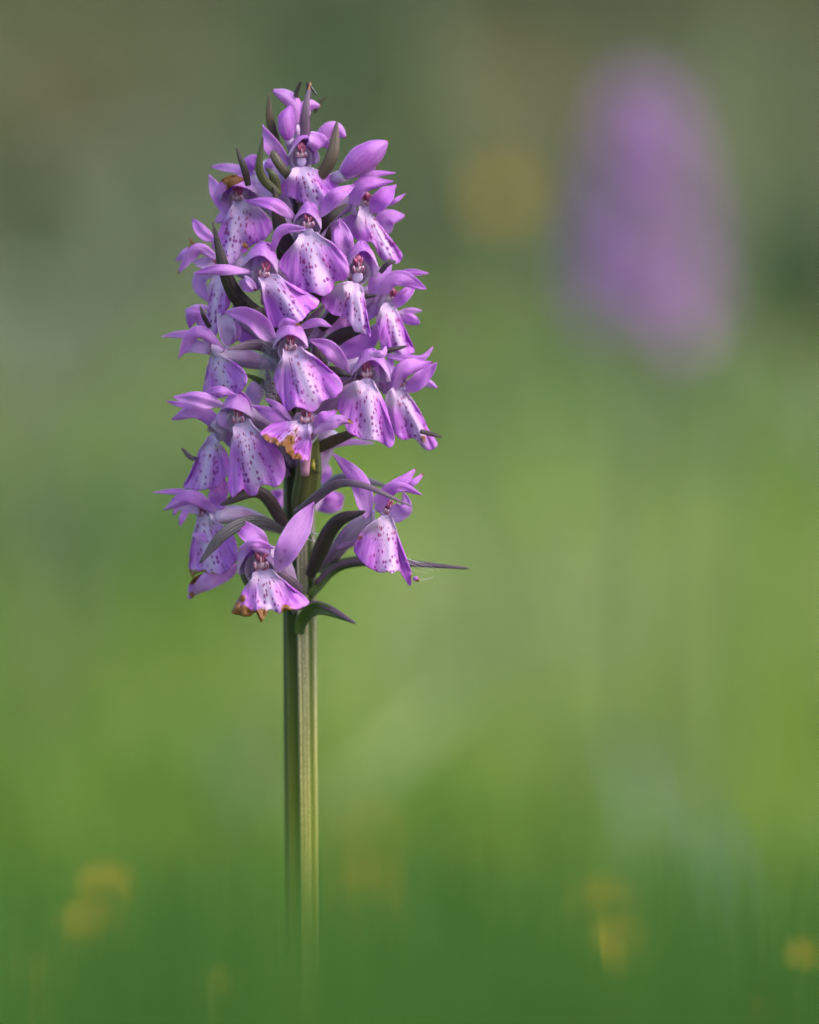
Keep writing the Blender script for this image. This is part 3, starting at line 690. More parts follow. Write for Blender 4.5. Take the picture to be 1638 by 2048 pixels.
flower((405, 1026), -62, 1.0, deep=0.22, fold=0.55, fwd=.05, ov_r=16, ovary=[(428, 1034, 0), (480, 1030, 2), (566, 1062, 9)], spur=False, cs=.8,
    lip=[(392, 1030), (391, 1057), (385, 1084), (379, 1106), (377, 1147), (384, 1167), (396, 1150), (416, 1153), (436, 1154), (474, 1123), (475, 1095), (462, 1064), (434, 1043), (411, 1028)],
    wither=[(382, 1160, 22, .9), (378, 1120, 6, .6), (410, 1154, 14, .8), (428, 1154, 10, .6)],
    petals=[([(430, 1024, -1.5), (380, 992, -3), (324, 1020, -1)], 36, dict(cup=.9, um=.5, b0=.5, **pt)),
            ([(406, 992, 0), (356, 983, -0.6), (306, 985, 0)], 13, dict(cup=.4)),
            ([(378, 1018, -1), (366, 1034, -1.4), (360, 1052, -1)], 15, dict(cup=.5)),
            ([(356, 1014, -1), (350, 1022, -1.4), (347, 1032, -1)], 9, dict(cup=.5)),
            ([(418, 1026, 0.5), (388, 1016, 0), (352, 1018, 0.5)], 24, dict(cup=-.4, pale=.7, **pt)),
            ([(436, 1020, -1), (440, 986, -2), (450, 962, 0)], 40, dict(cup=.5, b0=.7, tip=2.4, ruffle=.14, freckle=.3)),
            ([(384, 1068, -1.6), (408, 1074, -2.4), (436, 1082, -1.6)], 20, dict(cup=.5, b0=.1, tip=3)),
            ([(378, 1194, 0), (414, 1166, -2.2), (477, 1128, -1)], 42, dict(cup=.7, b0=.12, um=.65, tip=1.8, deep=.2, pale=.1)),
            ([(380, 1186, 0.6), (398, 1162, -0.6), (422, 1150, 0)], 30, dict(cup=-.5, b0=.4, wither=.99)),
            ([(376, 1196, -.5), (382, 1190, -1), (388, 1184, -.5)], 14, dict(cup=.8, b0=.6, wither=.9))])
# --- lower flowers
flower((522, 1128), 0, -1.0, deep=0.3, fold=0.3, cs=1.35, hood=(475, 552, 1083, 1142, dict(thf=42, ths=90, b=.8)),
    lip=[(500, 1146), (499, 1172), (491, 1187), (476, 1204), (459, 1229), (476, 1237), (497, 1238), (510, 1229), (517, 1244), (524, 1254), (532, 1236), (541, 1219), (561, 1229), (590, 1223), (612, 1215), (620, 1207), (611, 1196), (586, 1180), (569, 1162), (550, 1138)],
    wither=[(466, 1224, 20, 1), (482, 1232, 20, 1), (500, 1234, 12, .9), (524, 1240, 22, 1), (572, 1224, 13, .85), (592, 1222, 8, .6), (481, 1200, 12, .8)],
    petals=[([(540, 1108, -0.5), (502, 1072, -2), (468, 1038, 0.5)], 46, dict(cup=.45, um=.42, tilt=-14, wither=.05)),
            ([(552, 1142, 0), (580, 1084, -2), (625, 1007, 0.5)], 54, dict(cup=.35, b0=.25, um=.45, pale=.1, freckle=.9, deep=.22)),
            ([(478, 1098, -4), (510, 1086, -5.4), (548, 1098, -3)], 20, dict(cup=.7, b0=.3, um=.5, tip=1.1))])
flower((775, 1020), 34, -1.5, deep=0.3, fold=0.42, fwd=.12, cs=1.0, spur=False, ov_r=16, ovary=[(742, 1030, 2), (700, 1068, 4), (672, 1104, 7), (640, 1140, 12)],
    lip=[(762, 1033), (735, 1047), (716, 1071), (707, 1101), (726, 1127), (749, 1143), (781, 1148), (799, 1142), (808, 1157), (820, 1170), (825, 1153), (815, 1126), (805, 1105), (795, 1069), (787, 1031)],
    wither=[(716, 1078, 9, .65), (722, 1110, 5, .5), (776, 1146, 8, .5), (824, 1160, 6, .6)],
    petals=[([(752, 1022, -1), (792, 976, -3.4), (844, 988, -2)], 26, dict(cup=.9, um=.4, b0=.8, deep=.45, **pt)),
            ([(784, 1034, -1), (810, 1018, -2.6), (812, 992, -1.2)], 42, dict(cup=.8, b0=.8, um=.4, pale=.25, **pt)),
            ([(745, 1004, 0.5), (800, 966, -1), (833, 936, 1)], 28, dict(cup=.5, wither=.03)),
            ([(798, 972, 1), (824, 966, 0), (848, 946, 1)], 15, dict(cup=.5, wither=.12)),
            ([(736, 1036, 0.5), (716, 966, -0.6), (664, 906, 1.5)], 40, dict(cup=.45, um=.35, b0=.5, freckle=.4, twist=.5)),
            ([(742, 1036, 2), (700, 1070, 3), (672, 1100, 4)], 46, dict(cup=.9, b0=.7, um=.5, tip=2.4, pale=.25, deep=.1)),
            ([(826, 1156, -.6), (832, 1158, -.8), (838, 1164, -.5)], 12, dict(cup=.6, wither=.8))])
# --- flowers behind the stem, seen past it
flower((655, 985), 150, 24, column=False, ovary=[(640, 985, 0), (625, 1010, -6), (605, 1040, -12)], ov_r=14, petals=[
    ([(626, 1003, 0), (655, 1006, -1), (685, 998, 0)], 46, dict(cup=.4, b0=.7, um=.6, tip=2.4, deep=.35)),
    ([(640, 965, 0), (652, 944, -1), (646, 926, 0)], 32, dict(cup=.4, b0=.8, um=.3)),
    ([(568, 998, 0), (554, 1000, -1), (546, 985, 0)], 44, dict(cup=.4, b0=.8, um=.5, tip=2.4, deep=.35))])
flower((690, 885), 120, 16, column=False, petals=[
    ([(636, 908, -2), (680, 886, -3), (750, 886, -1)], 15, dict(cup=.5, pale=.25)),
    ([(650, 890, 0), (640, 905, -1), (632, 930, 0)], 20, dict(cup=.5, pale=.6))])
flower((560, 780), -120, 14, column=False, petals=[
    ([(498, 812, 0), (510, 785, -1), (518, 762, 0)], 38, dict(cup=.5, b0=.8, pale=.55, tip=2.2)),
    ([(500, 842, 0), (480, 860, 0), (470, 880, 0)], 30, dict(cup=.5, pale=.5))])
flower((690, 700), 100, 12, column=False, petals=[
    ([(650, 705, -1), (720, 690, -2.5), (765, 640, -1)], 48, dict(cup=.7, b0=.6, pale=.05, um=.55)),
    ([(650, 660, -2), (690, 640, -3), (712, 660, -2)], 40, dict(cup=.5, b0=.7)),
    ([(770, 640, 0), (775, 670, -1), (762, 705, 0)], 40, dict(cup=.6, b0=.8, pale=.4))])
flower((690, 460), 60, 8, column=False, petals=[
    ([(648, 480, 0), (690, 455, -1), (722, 425, 0)], 58, dict(cup=.8, b0=.6, um=.5, deep=.2, pale=.15)),
    ([(640, 425, 0), (680, 410, -1), (716, 395, 0)], 34, dict(cup=.6, b0=.7, pale=.45))])
# --- buds
def bud(pts, width, y, deep=.45, pale=0.0, wither=0.0, neck=None):
    SEED[0] += 1
    sp = px_spine([(a, b, 0) for a, b in pts], y * MM); c = catmull([tuple(p) for p in sp], 12); o = Vector(c[0])
    mb = MB(); rad = [width * PX / 2 * 0.92 * (0.42 + 0.58 * math.sin(math.pi / 2 * min(1, (i / 11) / .42))) * (math.cos(math.pi / 2 * max(0, (i / 11 - .42) / .58) ** 1.6) * .97 + .03) for i in range(12)]
    if neck:
        nk = catmull([tuple(p) for p in px_spine([(a, b, min(i, 1) * -y * .5 + (i > 1) * -y * .5) for i, (a, b) in enumerate(neck)], y * MM)], 6)
        mb.tube(nk, [width * PX * .22] * 6, 10, pale=[.2] * 6)
    b = link('bud', mb.mesh('bud', o) if neck else MB.mesh(mb, 'bud', o), M['ovary'], root, o - RO)
    bb = MB(); bb.tube(c, rad, 14, 0, ribs=3, twist=.05)
    bb.at['deep'] = [deep] * len(bb.v); bb.at['wither'] = [0.0] * len(bb.v)
    link('bud_petal', bb.mesh('bud_petal', o), M['petal'], b, (0, 0, 0), 0, 1)
    for k, (tl, cu, off) in enumerate(((0, 1.35, -.55), (65, 1.2, .2), (-65, 1.2, .2))):
        pp = [Vector(c[0]), Vector(c[6]) + Vector((0, off * width * PX * .42, 0)), Vector(c[11])]
        m_ = MB(); petal_mb(m_, pp, width * PX * 1.02, tilt=tl, cup=cu, b0=.45, um=.45, tip=1.5, pale0=.25, pale=pale, deep=deep, wither=wither, seed=SEED[0] * .9 + k)
        link('sepal', m_.mesh('sepal', o), M['petal'], b, (0, 0, 0), .00022, 1)
    return b
bud([(576, 280), (573, 245), (581, 211)], 42, -5.0, deep=.62, neck=[(578, 278), (584, 300), (598, 330)])
bud([(590, 250), (585, 205), (543, 179)], 34, -2.0, deep=.1, pale=.35, wither=.05, neck=[(590, 250), (600, 280), (606, 300)])
bud([(604, 250), (612, 212), (641, 212)], 30, -1.5, deep=.1, pale=.55, wither=.05, neck=[(604, 250), (608, 270), (610, 290)])
bud([(632, 290), (662, 256), (693, 276)], 36, -1.0, deep=.1, pale=.45, wither=.1, neck=[(632, 290), (622, 300), (612, 320)])
bud([(686, 350), (730, 313), (777, 282)], 60, -7.5, deep=.45, wither=.05, neck=[(690, 350), (660, 362), (612, 400)])

# --- bracts: base, control, tip (pixels and depth in mm), width
def bract(pts, width, mat='bract', **kw):
    SEED[0] += 1
    kw.setdefault('cup', 0.8); kw.setdefault('b0', .75); kw.setdefault('um', .35); kw.setdefault('tip', 1.15); kw.setdefault('ruffle', .02)
    sp = [P(a, b, d * MM) for a, b, d in pts]; o = sp[0]
    mb = MB(); petal_mb(mb, sp, width * PX * .86, seed=SEED[0] * .53, nu=18, **kw)
    return link('bract', mb.mesh('bract', o), M[mat], root, o - RO, 0.0004, 1)
bract([(556, 290, -3), (540, 240, -4), (538, 187, -4)], 20, 'bract_olive')
bract([(610, 290, -5), (611, 220, -6), (621, 164, -5)], 24, 'bract_purple', wither=.22, b0=.9, um=.2, tip=.9)
bract([(633, 362, -6), (663, 315, -7), (674, 243, -6)], 32, 'bract_olive')
bract([(560, 392, -8), (520, 345, -10), (526, 272, -10)], 20, 'bract_olive', b0=.9)
bract([(556, 386, -7.5), (545, 350, -8.5), (532, 336, -8)], 24, 'bract_olive')
bract([(497, 372, -9), (488, 335, -9.6), (472, 295, -9.5)], 16, 'bract')
bract([(590, 368, -5), (556, 325, -6), (530, 275, -5)], 22, 'bract_olive')
bract([(598, 192, -3), (591, 190, -3), (602, 163, -3)], 8, 'bract', um=.6)
bract([(630, 226, -1), (640, 205, -1), (653, 194, -1)], 9, 'bract_olive')
bract([(598, 540, -6), (562, 460, -8.6), (547, 372, -9)], 40, 'bract')
bract([(575, 555, -4), (570, 500, -6), (560, 450, -6)], 50, 'bract')
bract([(560, 660, -5), (468, 585, -10), (424, 443, -10)], 42, 'bract', um=.3)
bract([(570, 640, -4), (520, 622, -9), (466, 640, -10)], 22, 'bract')
bract([(600, 680, -6), (625, 640, -10), (650, 608, -11)], 30, 'bract_purple')
bract([(610, 480, -5), (650, 440, -9), (695, 408, -8)], 36, 'bract')
bract([(640, 500, -6), (654, 480, -9), (660, 450, -10)], 22, 'bract')
bract([(420, 655, -9), (408, 634, -11), (400, 612, -11)], 10, 'bract')
bract([(600, 780, -6), (660, 745, -11), (705, 752, -12)], 42, 'bract')
bract([(720, 715, -9), (770, 702, -11), (815, 692, -11)], 14, 'bract')
bract([(760, 545, -8), (775, 528, -9), (792, 522, -9)], 12, 'bract_purple')
bract([(580, 730, -5), (520, 690, -9), (455, 700, -12)], 30, 'bract_purple', deep=.1)
bract([(552, 790, -4), (520, 762, -8), (486, 747, -9)], 18, 'bract_green')
bract([(590, 860, -3), (550, 800, -6), (532, 740, -6)], 42, 'bract')
bract([(590, 880, -3), (555, 850, -5.5), (512, 842, -6)], 36, 'bract')
bract([(640, 700, -5), (690, 668, -9), (745, 655, -10)], 40, 'bract', cup=1.1)
bract([(620, 780, -4), (640, 730, -7), (628, 680, -7)], 44, 'bract')
bract([(612, 620, -4), (632, 590, -7), (650, 560, -7)], 40, 'bract')
bract([(640, 660, -4), (700, 600, -8), (755, 590, -9)], 30, 'bract')
bract([(605, 910, -5), (690, 872, -7), (740, 858, -7)], 30, 'bract_olive', cup=1.1)
bract([(840, 862, -8), (862, 868, -8), (884, 875, -8)], 10, 'bract')
bract([(395, 918, -7), (380, 914, -7.5), (364, 896, -7)], 9, 'bract_purple')
bract([(575, 1062, -4), (520, 985, -9), (440, 1010, -12)], 34, 'bract', cup=1.1, b0=.9, um=.3, tip=2)
bract([(590, 1075, -4), (520, 1042, -12), (455, 1062, -16), (398, 1128, -16.5)], 30, 'bract_slate', um=.7, b0=.25, tip=1.1, cup=.4, tilt=15)
bract([(590, 1030, -4), (690, 965, -15), (828, 1014, -17)], 24, 'bract_purple', b0=1, um=.2)
bract([(618, 1155, -3), (668, 1050, -10), (732, 1022, -12)], 44, 'bract', cup=1.1, b0=.6, um=.4, tip=1.6)
bract([(615, 1190, -2), (700, 1118, -2), (938, 1137, -6)], 46, 'bract_green', cup=-1.1, um=.3, tip=.8, b0=.7, tilt=-50)
bract([(630, 1168, -3.4), (700, 1124, -4.6), (940, 1136, -7)], 14, 'bract_purple', b0=.9, um=.5)
bract([(598, 1268, -2.6), (606, 1236, -3.6), (640, 1216, -6), (712, 1247, -10)], 34, 'bract_green', cup=-.8, b0=.7, um=.4, tip=.8, tilt=-10)
bract([(596, 1216, -4), (640, 1208, -6.2), (712, 1247, -10.3)], 13, 'bract_purple', b0=.5, um=.5)
bract([(560, 1210, -3), (595, 1180, -6), (545, 1135, -9)], 30, 'bract_purple', cup=1)
bract([(640, 985, 6), (690, 955, 4), (780, 974, 2)], 26, 'bract_grey', b0=.8, um=.3)
bract([(505, 1180, -6), (488, 1150, -9), (478, 1118, -10)], 20, 'bract_grey')
# swollen green seed pod beside the stem
mbp = MB(); pp = catmull([tuple(P(a, b, d * MM)) for a, b, d in ((598, 1040, -2), (612, 985, -4), (620, 930, -5.5), (622, 880, -6.5), (618, 852, -8))], 14)
mbp.tube(pp, [PX * r for r in np.interp(np.linspace(0, 1, 14), [0, .25, .5, .75, 1], [14, 27, 26, 18, 13])], 16, ribs=6, twist=.12)
o_ = Vector(pp[0]); link('seed_pod', mbp.mesh('seed_pod', o_), M['pod'], root, o_ - RO, 0, 1)
# basal leaves, below the frame
M['leaf'] = make_bract_mat('leaf_green', (0.045, 0.11, 0.02), (0.07, 0.15, 0.03), (0.035, 0.08, 0.02), .45, .4, 14)
for k, (az, ln, zz) in enumerate(((20, .10, .012), (150, .12, .02), (265, .09, .035), (70, .08, .06))):
    d = Vector((math.cos(R(az)), math.sin(R(az)), 0)); b0_ = RO + Vector((0, 0, zz)) + d * .002
    mb = MB(); petal_mb(mb, [b0_, b0_ + d * ln * .45 + Vector((0, 0, ln * .45)), b0_ + d * ln + Vector((0, 0, ln * .35))], .022, hint=(d * -.5 + Vector((0, 0, 1))), cup=-.5, b0=.5, um=.4, tip=1.3, seed=k)
    link('leaf', mb.mesh('leaf', b0_), M['leaf'], root, b0_ - RO, .0004, 1)

# ------------------------------------------------------------------ small creatures and cobweb on the orchid
M['grub'] = plain('grub_dark', (0.02, 0.035, 0.03), .3, .6, .3, 3000)
M['larva'] = plain('larva_yellow', (0.42, 0.36, 0.03), .4, .5, .2, 2500)
M['bristle'] = plain('bristle_black', (0.012, 0.01, 0.008), .5, .3, .1, 900)
M['silk'] = plain('silk_white', (0.72, 0.74, 0.76), .35, .5, .05, 900)
M['fuzz'] = plain('silk_grey', (0.36, 0.32, 0.40), .7, .2, .1, 900)
gp = catmull([tuple(P(a, b, -5.3 * MM)) for a, b in ((621, 172), (626, 180), (631, 186), (634, 191))], 15)
mb = MB(); mb.tube(gp, [PX * (2.3 + 1.0 * math.sin(i * math.pi * .9) ** 2) * (0.55 if i in (0, 14) else 1) for i in range(15)], 8)
g = link('grub', mb.mesh('grub', gp[7]), M['grub'], None, gp[7], 0, 1)
setprops(g, 'tiny dark grub clinging beside the withered tip bract of the orchid', 'grub')
lp = catmull([tuple(P(a, b, d * MM)) for a, b, d in ((628, 919, -7.0), (626, 928, -7.9), (627, 936, -8.0), (631, 943, -7.4))], 13)
lroot = empty('hairy_larva', lp[6]); setprops(lroot, 'small yellow bristly larva on the green seed pod', 'larva')
mb = MB(); mb.tube(lp, [PX * 4.6 * math.sin(math.pi * (0.12 + 0.76 * i / 12)) * (1 + .08 * (i % 2)) for i in range(13)], 10)
link('body', mb.mesh('body', lp[6]), M['larva'], lroot, (0, 0, 0), 0, 1)
hb = MB()
for i in range(26):
    a = Vector(lp[random.randint(4, 12)]); ang = random.uniform(-2.6, 0.9)
    b = a + Vector((math.cos(ang), -.25, math.sin(ang))) * PX * random.uniform(9, 15)
    hb.tube([a, a.lerp(b, .5) + Vector((0, 0, PX)), b], [PX * .45, PX * .4, PX * .25], 4)
link('bristles', hb.mesh('bristles', lp[6]), M['bristle'], lroot)
def web(name, strands, mat, label, r=.55):
    o = P(strands[0][0][0], strands[0][0][1], strands[0][0][2] * MM); mb = MB()
    for st in strands:
        c = catmull([tuple(P(a, b, d * MM)) for a, b, d in st], 6)
        mb.tube(c, PX * r, 4, cap=False)
    return setprops(link(name, mb.mesh(name, o), mat, None, o), label, 'cobweb')
web('cobweb', [[(812, 1115, -10), (840, 1128, -8), (868, 1141, -5.2)], [(808, 1122, -10), (838, 1134, -8), (866, 1143, -5.2)], [(815, 1118, -10), (850, 1128, -8), (880, 1140, -5.4)],
    [(836, 1156, -8), (852, 1158, -6), (868, 1153, -5)], [(838, 1160, -8), (850, 1160, -6.5), (866, 1155, -5)], [(812, 1130, -9), (830, 1142, -7), (858, 1146, -5)]], M['silk'],
    'fine white silk threads stretched along the long pointed bract', .2)
web('cobweb', [[(612, 1040, -4), (618, 1055, -5), (640, 1074, -6)], [(608, 1052, -4), (624, 1066, -5), (646, 1066, -8)], [(618, 1036, -4), (619, 1060, -5), (634, 1095, -4)], [(622, 1020, -4), (620, 1045, -4.6), (616, 1080, -4)],
    [(604, 1060, -4), (612, 1076, -5), (640, 1086, -6)]], M['silk'], 'white silk strands between the stem and a dark curved bract', .45)
st = []
for i in range(330):
    x, y_ = random.uniform(524, 560), random.uniform(684, 800); x -= (y_ - 684) * .06
    d = -6.8 - 3.2 * math.sin((x - 518) / 45 * math.pi)
    a = random.uniform(0, 6.28); l = random.uniform(5, 12)
    st.append([(x, y_, d), (x + l * math.cos(a), y_ + l * math.sin(a), d - .35), (x + l * 1.2 * math.cos(a + 1.2), y_ + l * 1.2 * math.sin(a + 1.2), d)])
web('cobweb', st, M['fuzz'], 'grey fuzzy matted web filling the gap behind the middle flowers', .38)

# ------------------------------------------------------------------ ground, grass
def foliage_mat(name, stops, trans=.35, rough=.5, spec=.3):
    m, n, out = newmat(name)
    t = attr(n, 'tint').outputs['Fac']
    cr = n.nodes.new('ShaderNodeValToRGB'); n.links.new(t, cr.inputs[0])
    el = cr.color_ramp.elements
    while len(el) < len(stops): el.new(0.5)
    for e, (p, c) in zip(el, stops): e.position = p; e.color = (*c, 1)
    thin_surface(n, out, cr.outputs[0], trans, rough, spec)
    return m
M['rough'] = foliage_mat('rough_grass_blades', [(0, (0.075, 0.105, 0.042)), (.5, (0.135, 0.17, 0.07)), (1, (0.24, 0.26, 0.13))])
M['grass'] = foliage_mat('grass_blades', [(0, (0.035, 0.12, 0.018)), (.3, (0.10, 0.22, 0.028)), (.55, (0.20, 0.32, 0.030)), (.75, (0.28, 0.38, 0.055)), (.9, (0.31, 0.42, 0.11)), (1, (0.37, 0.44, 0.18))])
gm, n, out = newmat('meadow_ground')
tc = n.nodes.new('ShaderNodeTexCoord')
nz = noise_n(n, tc.outputs['Object'], 1.3, 5, .6); nf = noise_n(n, tc.outputs['Object'], 30, 4, .6)
gc = mixc(n, sstep(n, nz, .35, .65), (0.09, 0.19, 0.030), (0.14, 0.23, 0.045))
gc = mixc(n, math_(n, 'MULTIPLY', sstep(n, nf, .5, .7), .5), gc, (0.06, 0.055, 0.025))
thin_surface(n, out, gc, 0, .9, .1, nf, .6, .02)
me = bpy.data.meshes.new('ground')
xs = [-400, -60, -12, -4, -1.5, 0, 1.5, 4, 12, 60, 400]; ys = [-400, -20, -3, -.9, 0, 1, 3, 6, 10, 20, 60, 500]
me.from_pydata([(x, y, 0.0 - 0.0004 * (abs(x) + abs(y))) for y in ys for x in xs], [], [(j * len(xs) + i, j * len(xs) + i + 1, (j + 1) * len(xs) + i + 1, (j + 1) * len(xs) + i) for j in range(len(ys) - 1) for i in range(len(xs) - 1)])
setprops(link('ground', me, gm), 'green meadow ground under the grass', kind='structure')

def patch_tint(x, y):
    return 0.5 + 0.14 * np.sin(x * 3.1 + 1.3 * np.sin(y * 1.7)) * np.sin(y * 1.9 + 0.7) + 0.16 * np.sin(x * 9.2 + y * 2.3 + 2) + 0.12 * np.sin(y * 7.1 - x * 4 + 1)
def grass(name, x, y, h, wd, tint, lean, label, mat=None):
    nb = len(x); a = rng.uniform(0, 2 * np.pi, nb); f = rng.uniform(0, 2 * np.pi, nb)
    ldx, ldy = np.cos(a) * lean * h, np.sin(a) * lean * h; sx, sy = np.cos(f), np.sin(f)
    V = np.zeros((nb, 7, 3)); lv = [0, .4, .75, 1.0]
    for i, k in enumerate(lv):
        cx = x + ldx * k ** 2; cy = y + ldy * k ** 2; cz = h * (k - 0.12 * lean * k ** 3) - 0.004 * (i == 0)
        ww = wd * [0.8, 1.0, .7, 0][i] / 2
        if i < 3:
            V[:, 2 * i] = np.stack([cx - sx * ww, cy - sy * ww, cz], 1); V[:, 2 * i + 1] = np.stack([cx + sx * ww, cy + sy * ww, cz], 1)
        else: V[:, 6] = np.stack([cx, cy, cz], 1)
    base = (np.arange(nb) * 7)[:, None]
    quads = np.concatenate([base + np.array([[0, 1, 3, 2]]), base + np.array([[2, 3, 5, 4]])], 0)
    tris = base + np.array([[4, 5, 6]])
    me = bpy.data.meshes.new(name); me.vertices.add(nb * 7); me.vertices.foreach_set('co', V.ravel())
    loops = np.concatenate([quads.ravel(), tris.ravel()]); me.loops.add(len(loops)); me.loops.foreach_set('vertex_index', loops.astype(np.int32))
    npo = len(quads) + len(tris); me.polygons.add(npo)
    st_ = np.concatenate([np.arange(len(quads)) * 4, len(quads) * 4 + np.arange(len(tris)) * 3]); me.polygons.foreach_set('loop_start', st_.astype(np.int32))
    me.update(calc_edges=True)
    at = me.attributes.new('tint', 'FLOAT', 'POINT'); at.data.foreach_set('value', np.repeat(np.clip(tint, 0, 1), 7))
    o = link(name, me, mat or M['grass']); setprops(o, label, kind='stuff'); return o
def scatter(nb, y0, y1, x_of): 
    y = rng.uniform(y0, y1, nb); x = rng.uniform(-1, 1, nb) * x_of(y); return x, y
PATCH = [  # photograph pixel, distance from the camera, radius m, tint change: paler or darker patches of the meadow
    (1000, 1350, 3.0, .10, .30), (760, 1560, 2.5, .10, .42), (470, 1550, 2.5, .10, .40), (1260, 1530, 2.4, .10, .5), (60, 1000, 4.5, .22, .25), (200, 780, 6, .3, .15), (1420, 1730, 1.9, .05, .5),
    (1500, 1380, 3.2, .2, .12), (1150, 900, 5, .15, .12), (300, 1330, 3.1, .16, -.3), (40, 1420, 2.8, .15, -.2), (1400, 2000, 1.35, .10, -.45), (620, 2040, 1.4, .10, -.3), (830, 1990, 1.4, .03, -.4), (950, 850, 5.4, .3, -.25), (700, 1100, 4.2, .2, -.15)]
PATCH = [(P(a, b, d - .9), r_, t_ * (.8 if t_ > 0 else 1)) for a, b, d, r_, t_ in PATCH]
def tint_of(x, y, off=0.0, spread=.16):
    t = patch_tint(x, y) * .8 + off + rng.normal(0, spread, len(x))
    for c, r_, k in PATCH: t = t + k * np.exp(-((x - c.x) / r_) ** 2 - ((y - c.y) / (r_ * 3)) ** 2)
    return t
X, Y, H, W_, T_, L_ = [], [], [], [], [], []
def put(x, y, h, w_, t, l):
    X.append(x); Y.append(y); H.append(h); W_.append(w_); T_.append(t); L_.append(l)
x, y = scatter(5000, -.45, .40, lambda y: .55 + 0 * y); put(x, y, rng.uniform(.03, .095, 5000), rng.uniform(.0018, .0035, 5000), tint_of(x, y, -.05), rng.uniform(.1, .7, 5000))
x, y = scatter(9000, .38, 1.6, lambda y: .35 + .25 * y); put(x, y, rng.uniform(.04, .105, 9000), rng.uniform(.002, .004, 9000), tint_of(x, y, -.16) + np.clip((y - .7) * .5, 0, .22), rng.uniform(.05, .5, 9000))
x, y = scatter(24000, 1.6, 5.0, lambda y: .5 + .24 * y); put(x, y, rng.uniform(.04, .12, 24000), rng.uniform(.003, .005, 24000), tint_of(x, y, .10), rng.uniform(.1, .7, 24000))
x, y = scatter(16000, 5.0, 12.0, lambda y: .6 + .24 * y); put(x, y, rng.uniform(.05, .14, 16000), rng.uniform(.006, .010, 16000), tint_of(x, y, .02), rng.uniform(.1, .7, 16000))
x, y = scatter(3500, -3, -1.0, lambda y: .9 + 0 * y); put(x, y, rng.uniform(.03, .10, 3500), rng.uniform(.002, .004, 3500), tint_of(x, y), rng.uniform(.1, .6, 3500))
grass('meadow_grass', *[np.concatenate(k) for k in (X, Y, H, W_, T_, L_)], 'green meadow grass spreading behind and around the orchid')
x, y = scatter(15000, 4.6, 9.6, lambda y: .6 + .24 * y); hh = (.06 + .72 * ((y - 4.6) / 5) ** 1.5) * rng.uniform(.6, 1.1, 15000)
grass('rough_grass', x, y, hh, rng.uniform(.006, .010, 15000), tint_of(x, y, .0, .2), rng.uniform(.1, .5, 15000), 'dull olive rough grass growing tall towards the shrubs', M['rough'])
# tall blades in front, a soft veil along the bottom of the picture
k = 2600; y = rng.uniform(-.56, -.28, k); x = rng.uniform(-.13, .13, k)
top = 0.30 - ((1640 + rng.normal(0, 50, k)) - 150) * PXA * (y + .9)
grass('tall_grass', x, y, top, rng.uniform(.003, .0045, k), rng.uniform(.0, .24, k), rng.uniform(.0, .10, k), 'tall dark green grass blades rising before the foot of the orchid')

# tall flowering grass stalks with feathery heads, scattered over the meadow
def seed_stalks(nst):
    mb = MB(); tints = []
    for i in range(nst):
        d = 1.9 + 4.5 * random.random() ** 1.3; y = d - .9; x = random.uniform(-1, 1) * (.10 + .13 * d)
        h = random.uniform(.15, .30) + .012 * d; a = random.uniform(0, 6.28); ln = random.uniform(.02, .12)
        tip_ = Vector((x + ln * math.cos(a), y + ln * math.sin(a), h)); b = Vector((x, y, -.004)); m_ = b.lerp(tip_, .55) + Vector((-ln * math.cos(a) * .25, 0, h * .04))
        c = catmull([tuple(b), tuple(m_), tuple(tip_)], 9); n0 = len(mb.v)
        mb.tube(c, [.0009] * 9, 4, cap=False)
        dr = Vector(c[-1] - c[-2]).normalized(); L_h = random.uniform(.03, .07); e = Vector(c[-1]); w_ = random.uniform(.003, .008)
        for q in range(14):      # spikelets
            p = e + dr * L_h * q / 14; aa = q * 2.4; o_ = Vector((math.cos(aa), math.sin(aa), .9)).normalized() * w_ * (1.3 - q / 14)
            sd_ = o_.cross(dr).normalized() * .0012
            mb.add([p, p + o_ * .5 + sd_, p + o_, p + o_ * .5 - sd_], [(0, 1, 2, 3)])
        tints += [random.random()] * (len(mb.v) - n0)
    mb.at = {'tint': tints}
    o = link('flowering_grass', mb.mesh('flowering_grass'), foliage_mat('grass_heads', [(0, (0.13, 0.17, 0.07)), (.5, (0.27, 0.31, 0.17)), (.8, (0.36, 0.35, 0.25)), (1, (0.30, 0.20, 0.16))]))
    setprops(o, 'thin flowering grass stalks with feathery heads over the meadow', kind='stuff')
seed_stalks(260)
M['leaf_pale'] = plain('grass_leaf_pale', (0.29, 0.39, 0.15), .45, .4, .1, 60, .35); M['leaf_deep'] = plain('grass_leaf_deep', (0.03, 0.10, 0.02), .45, .4, .1, 60, .35); M['leaf_blue'] = plain('grass_leaf_blue', (0.22, 0.33, 0.24), .45, .4, .1, 60, .35)
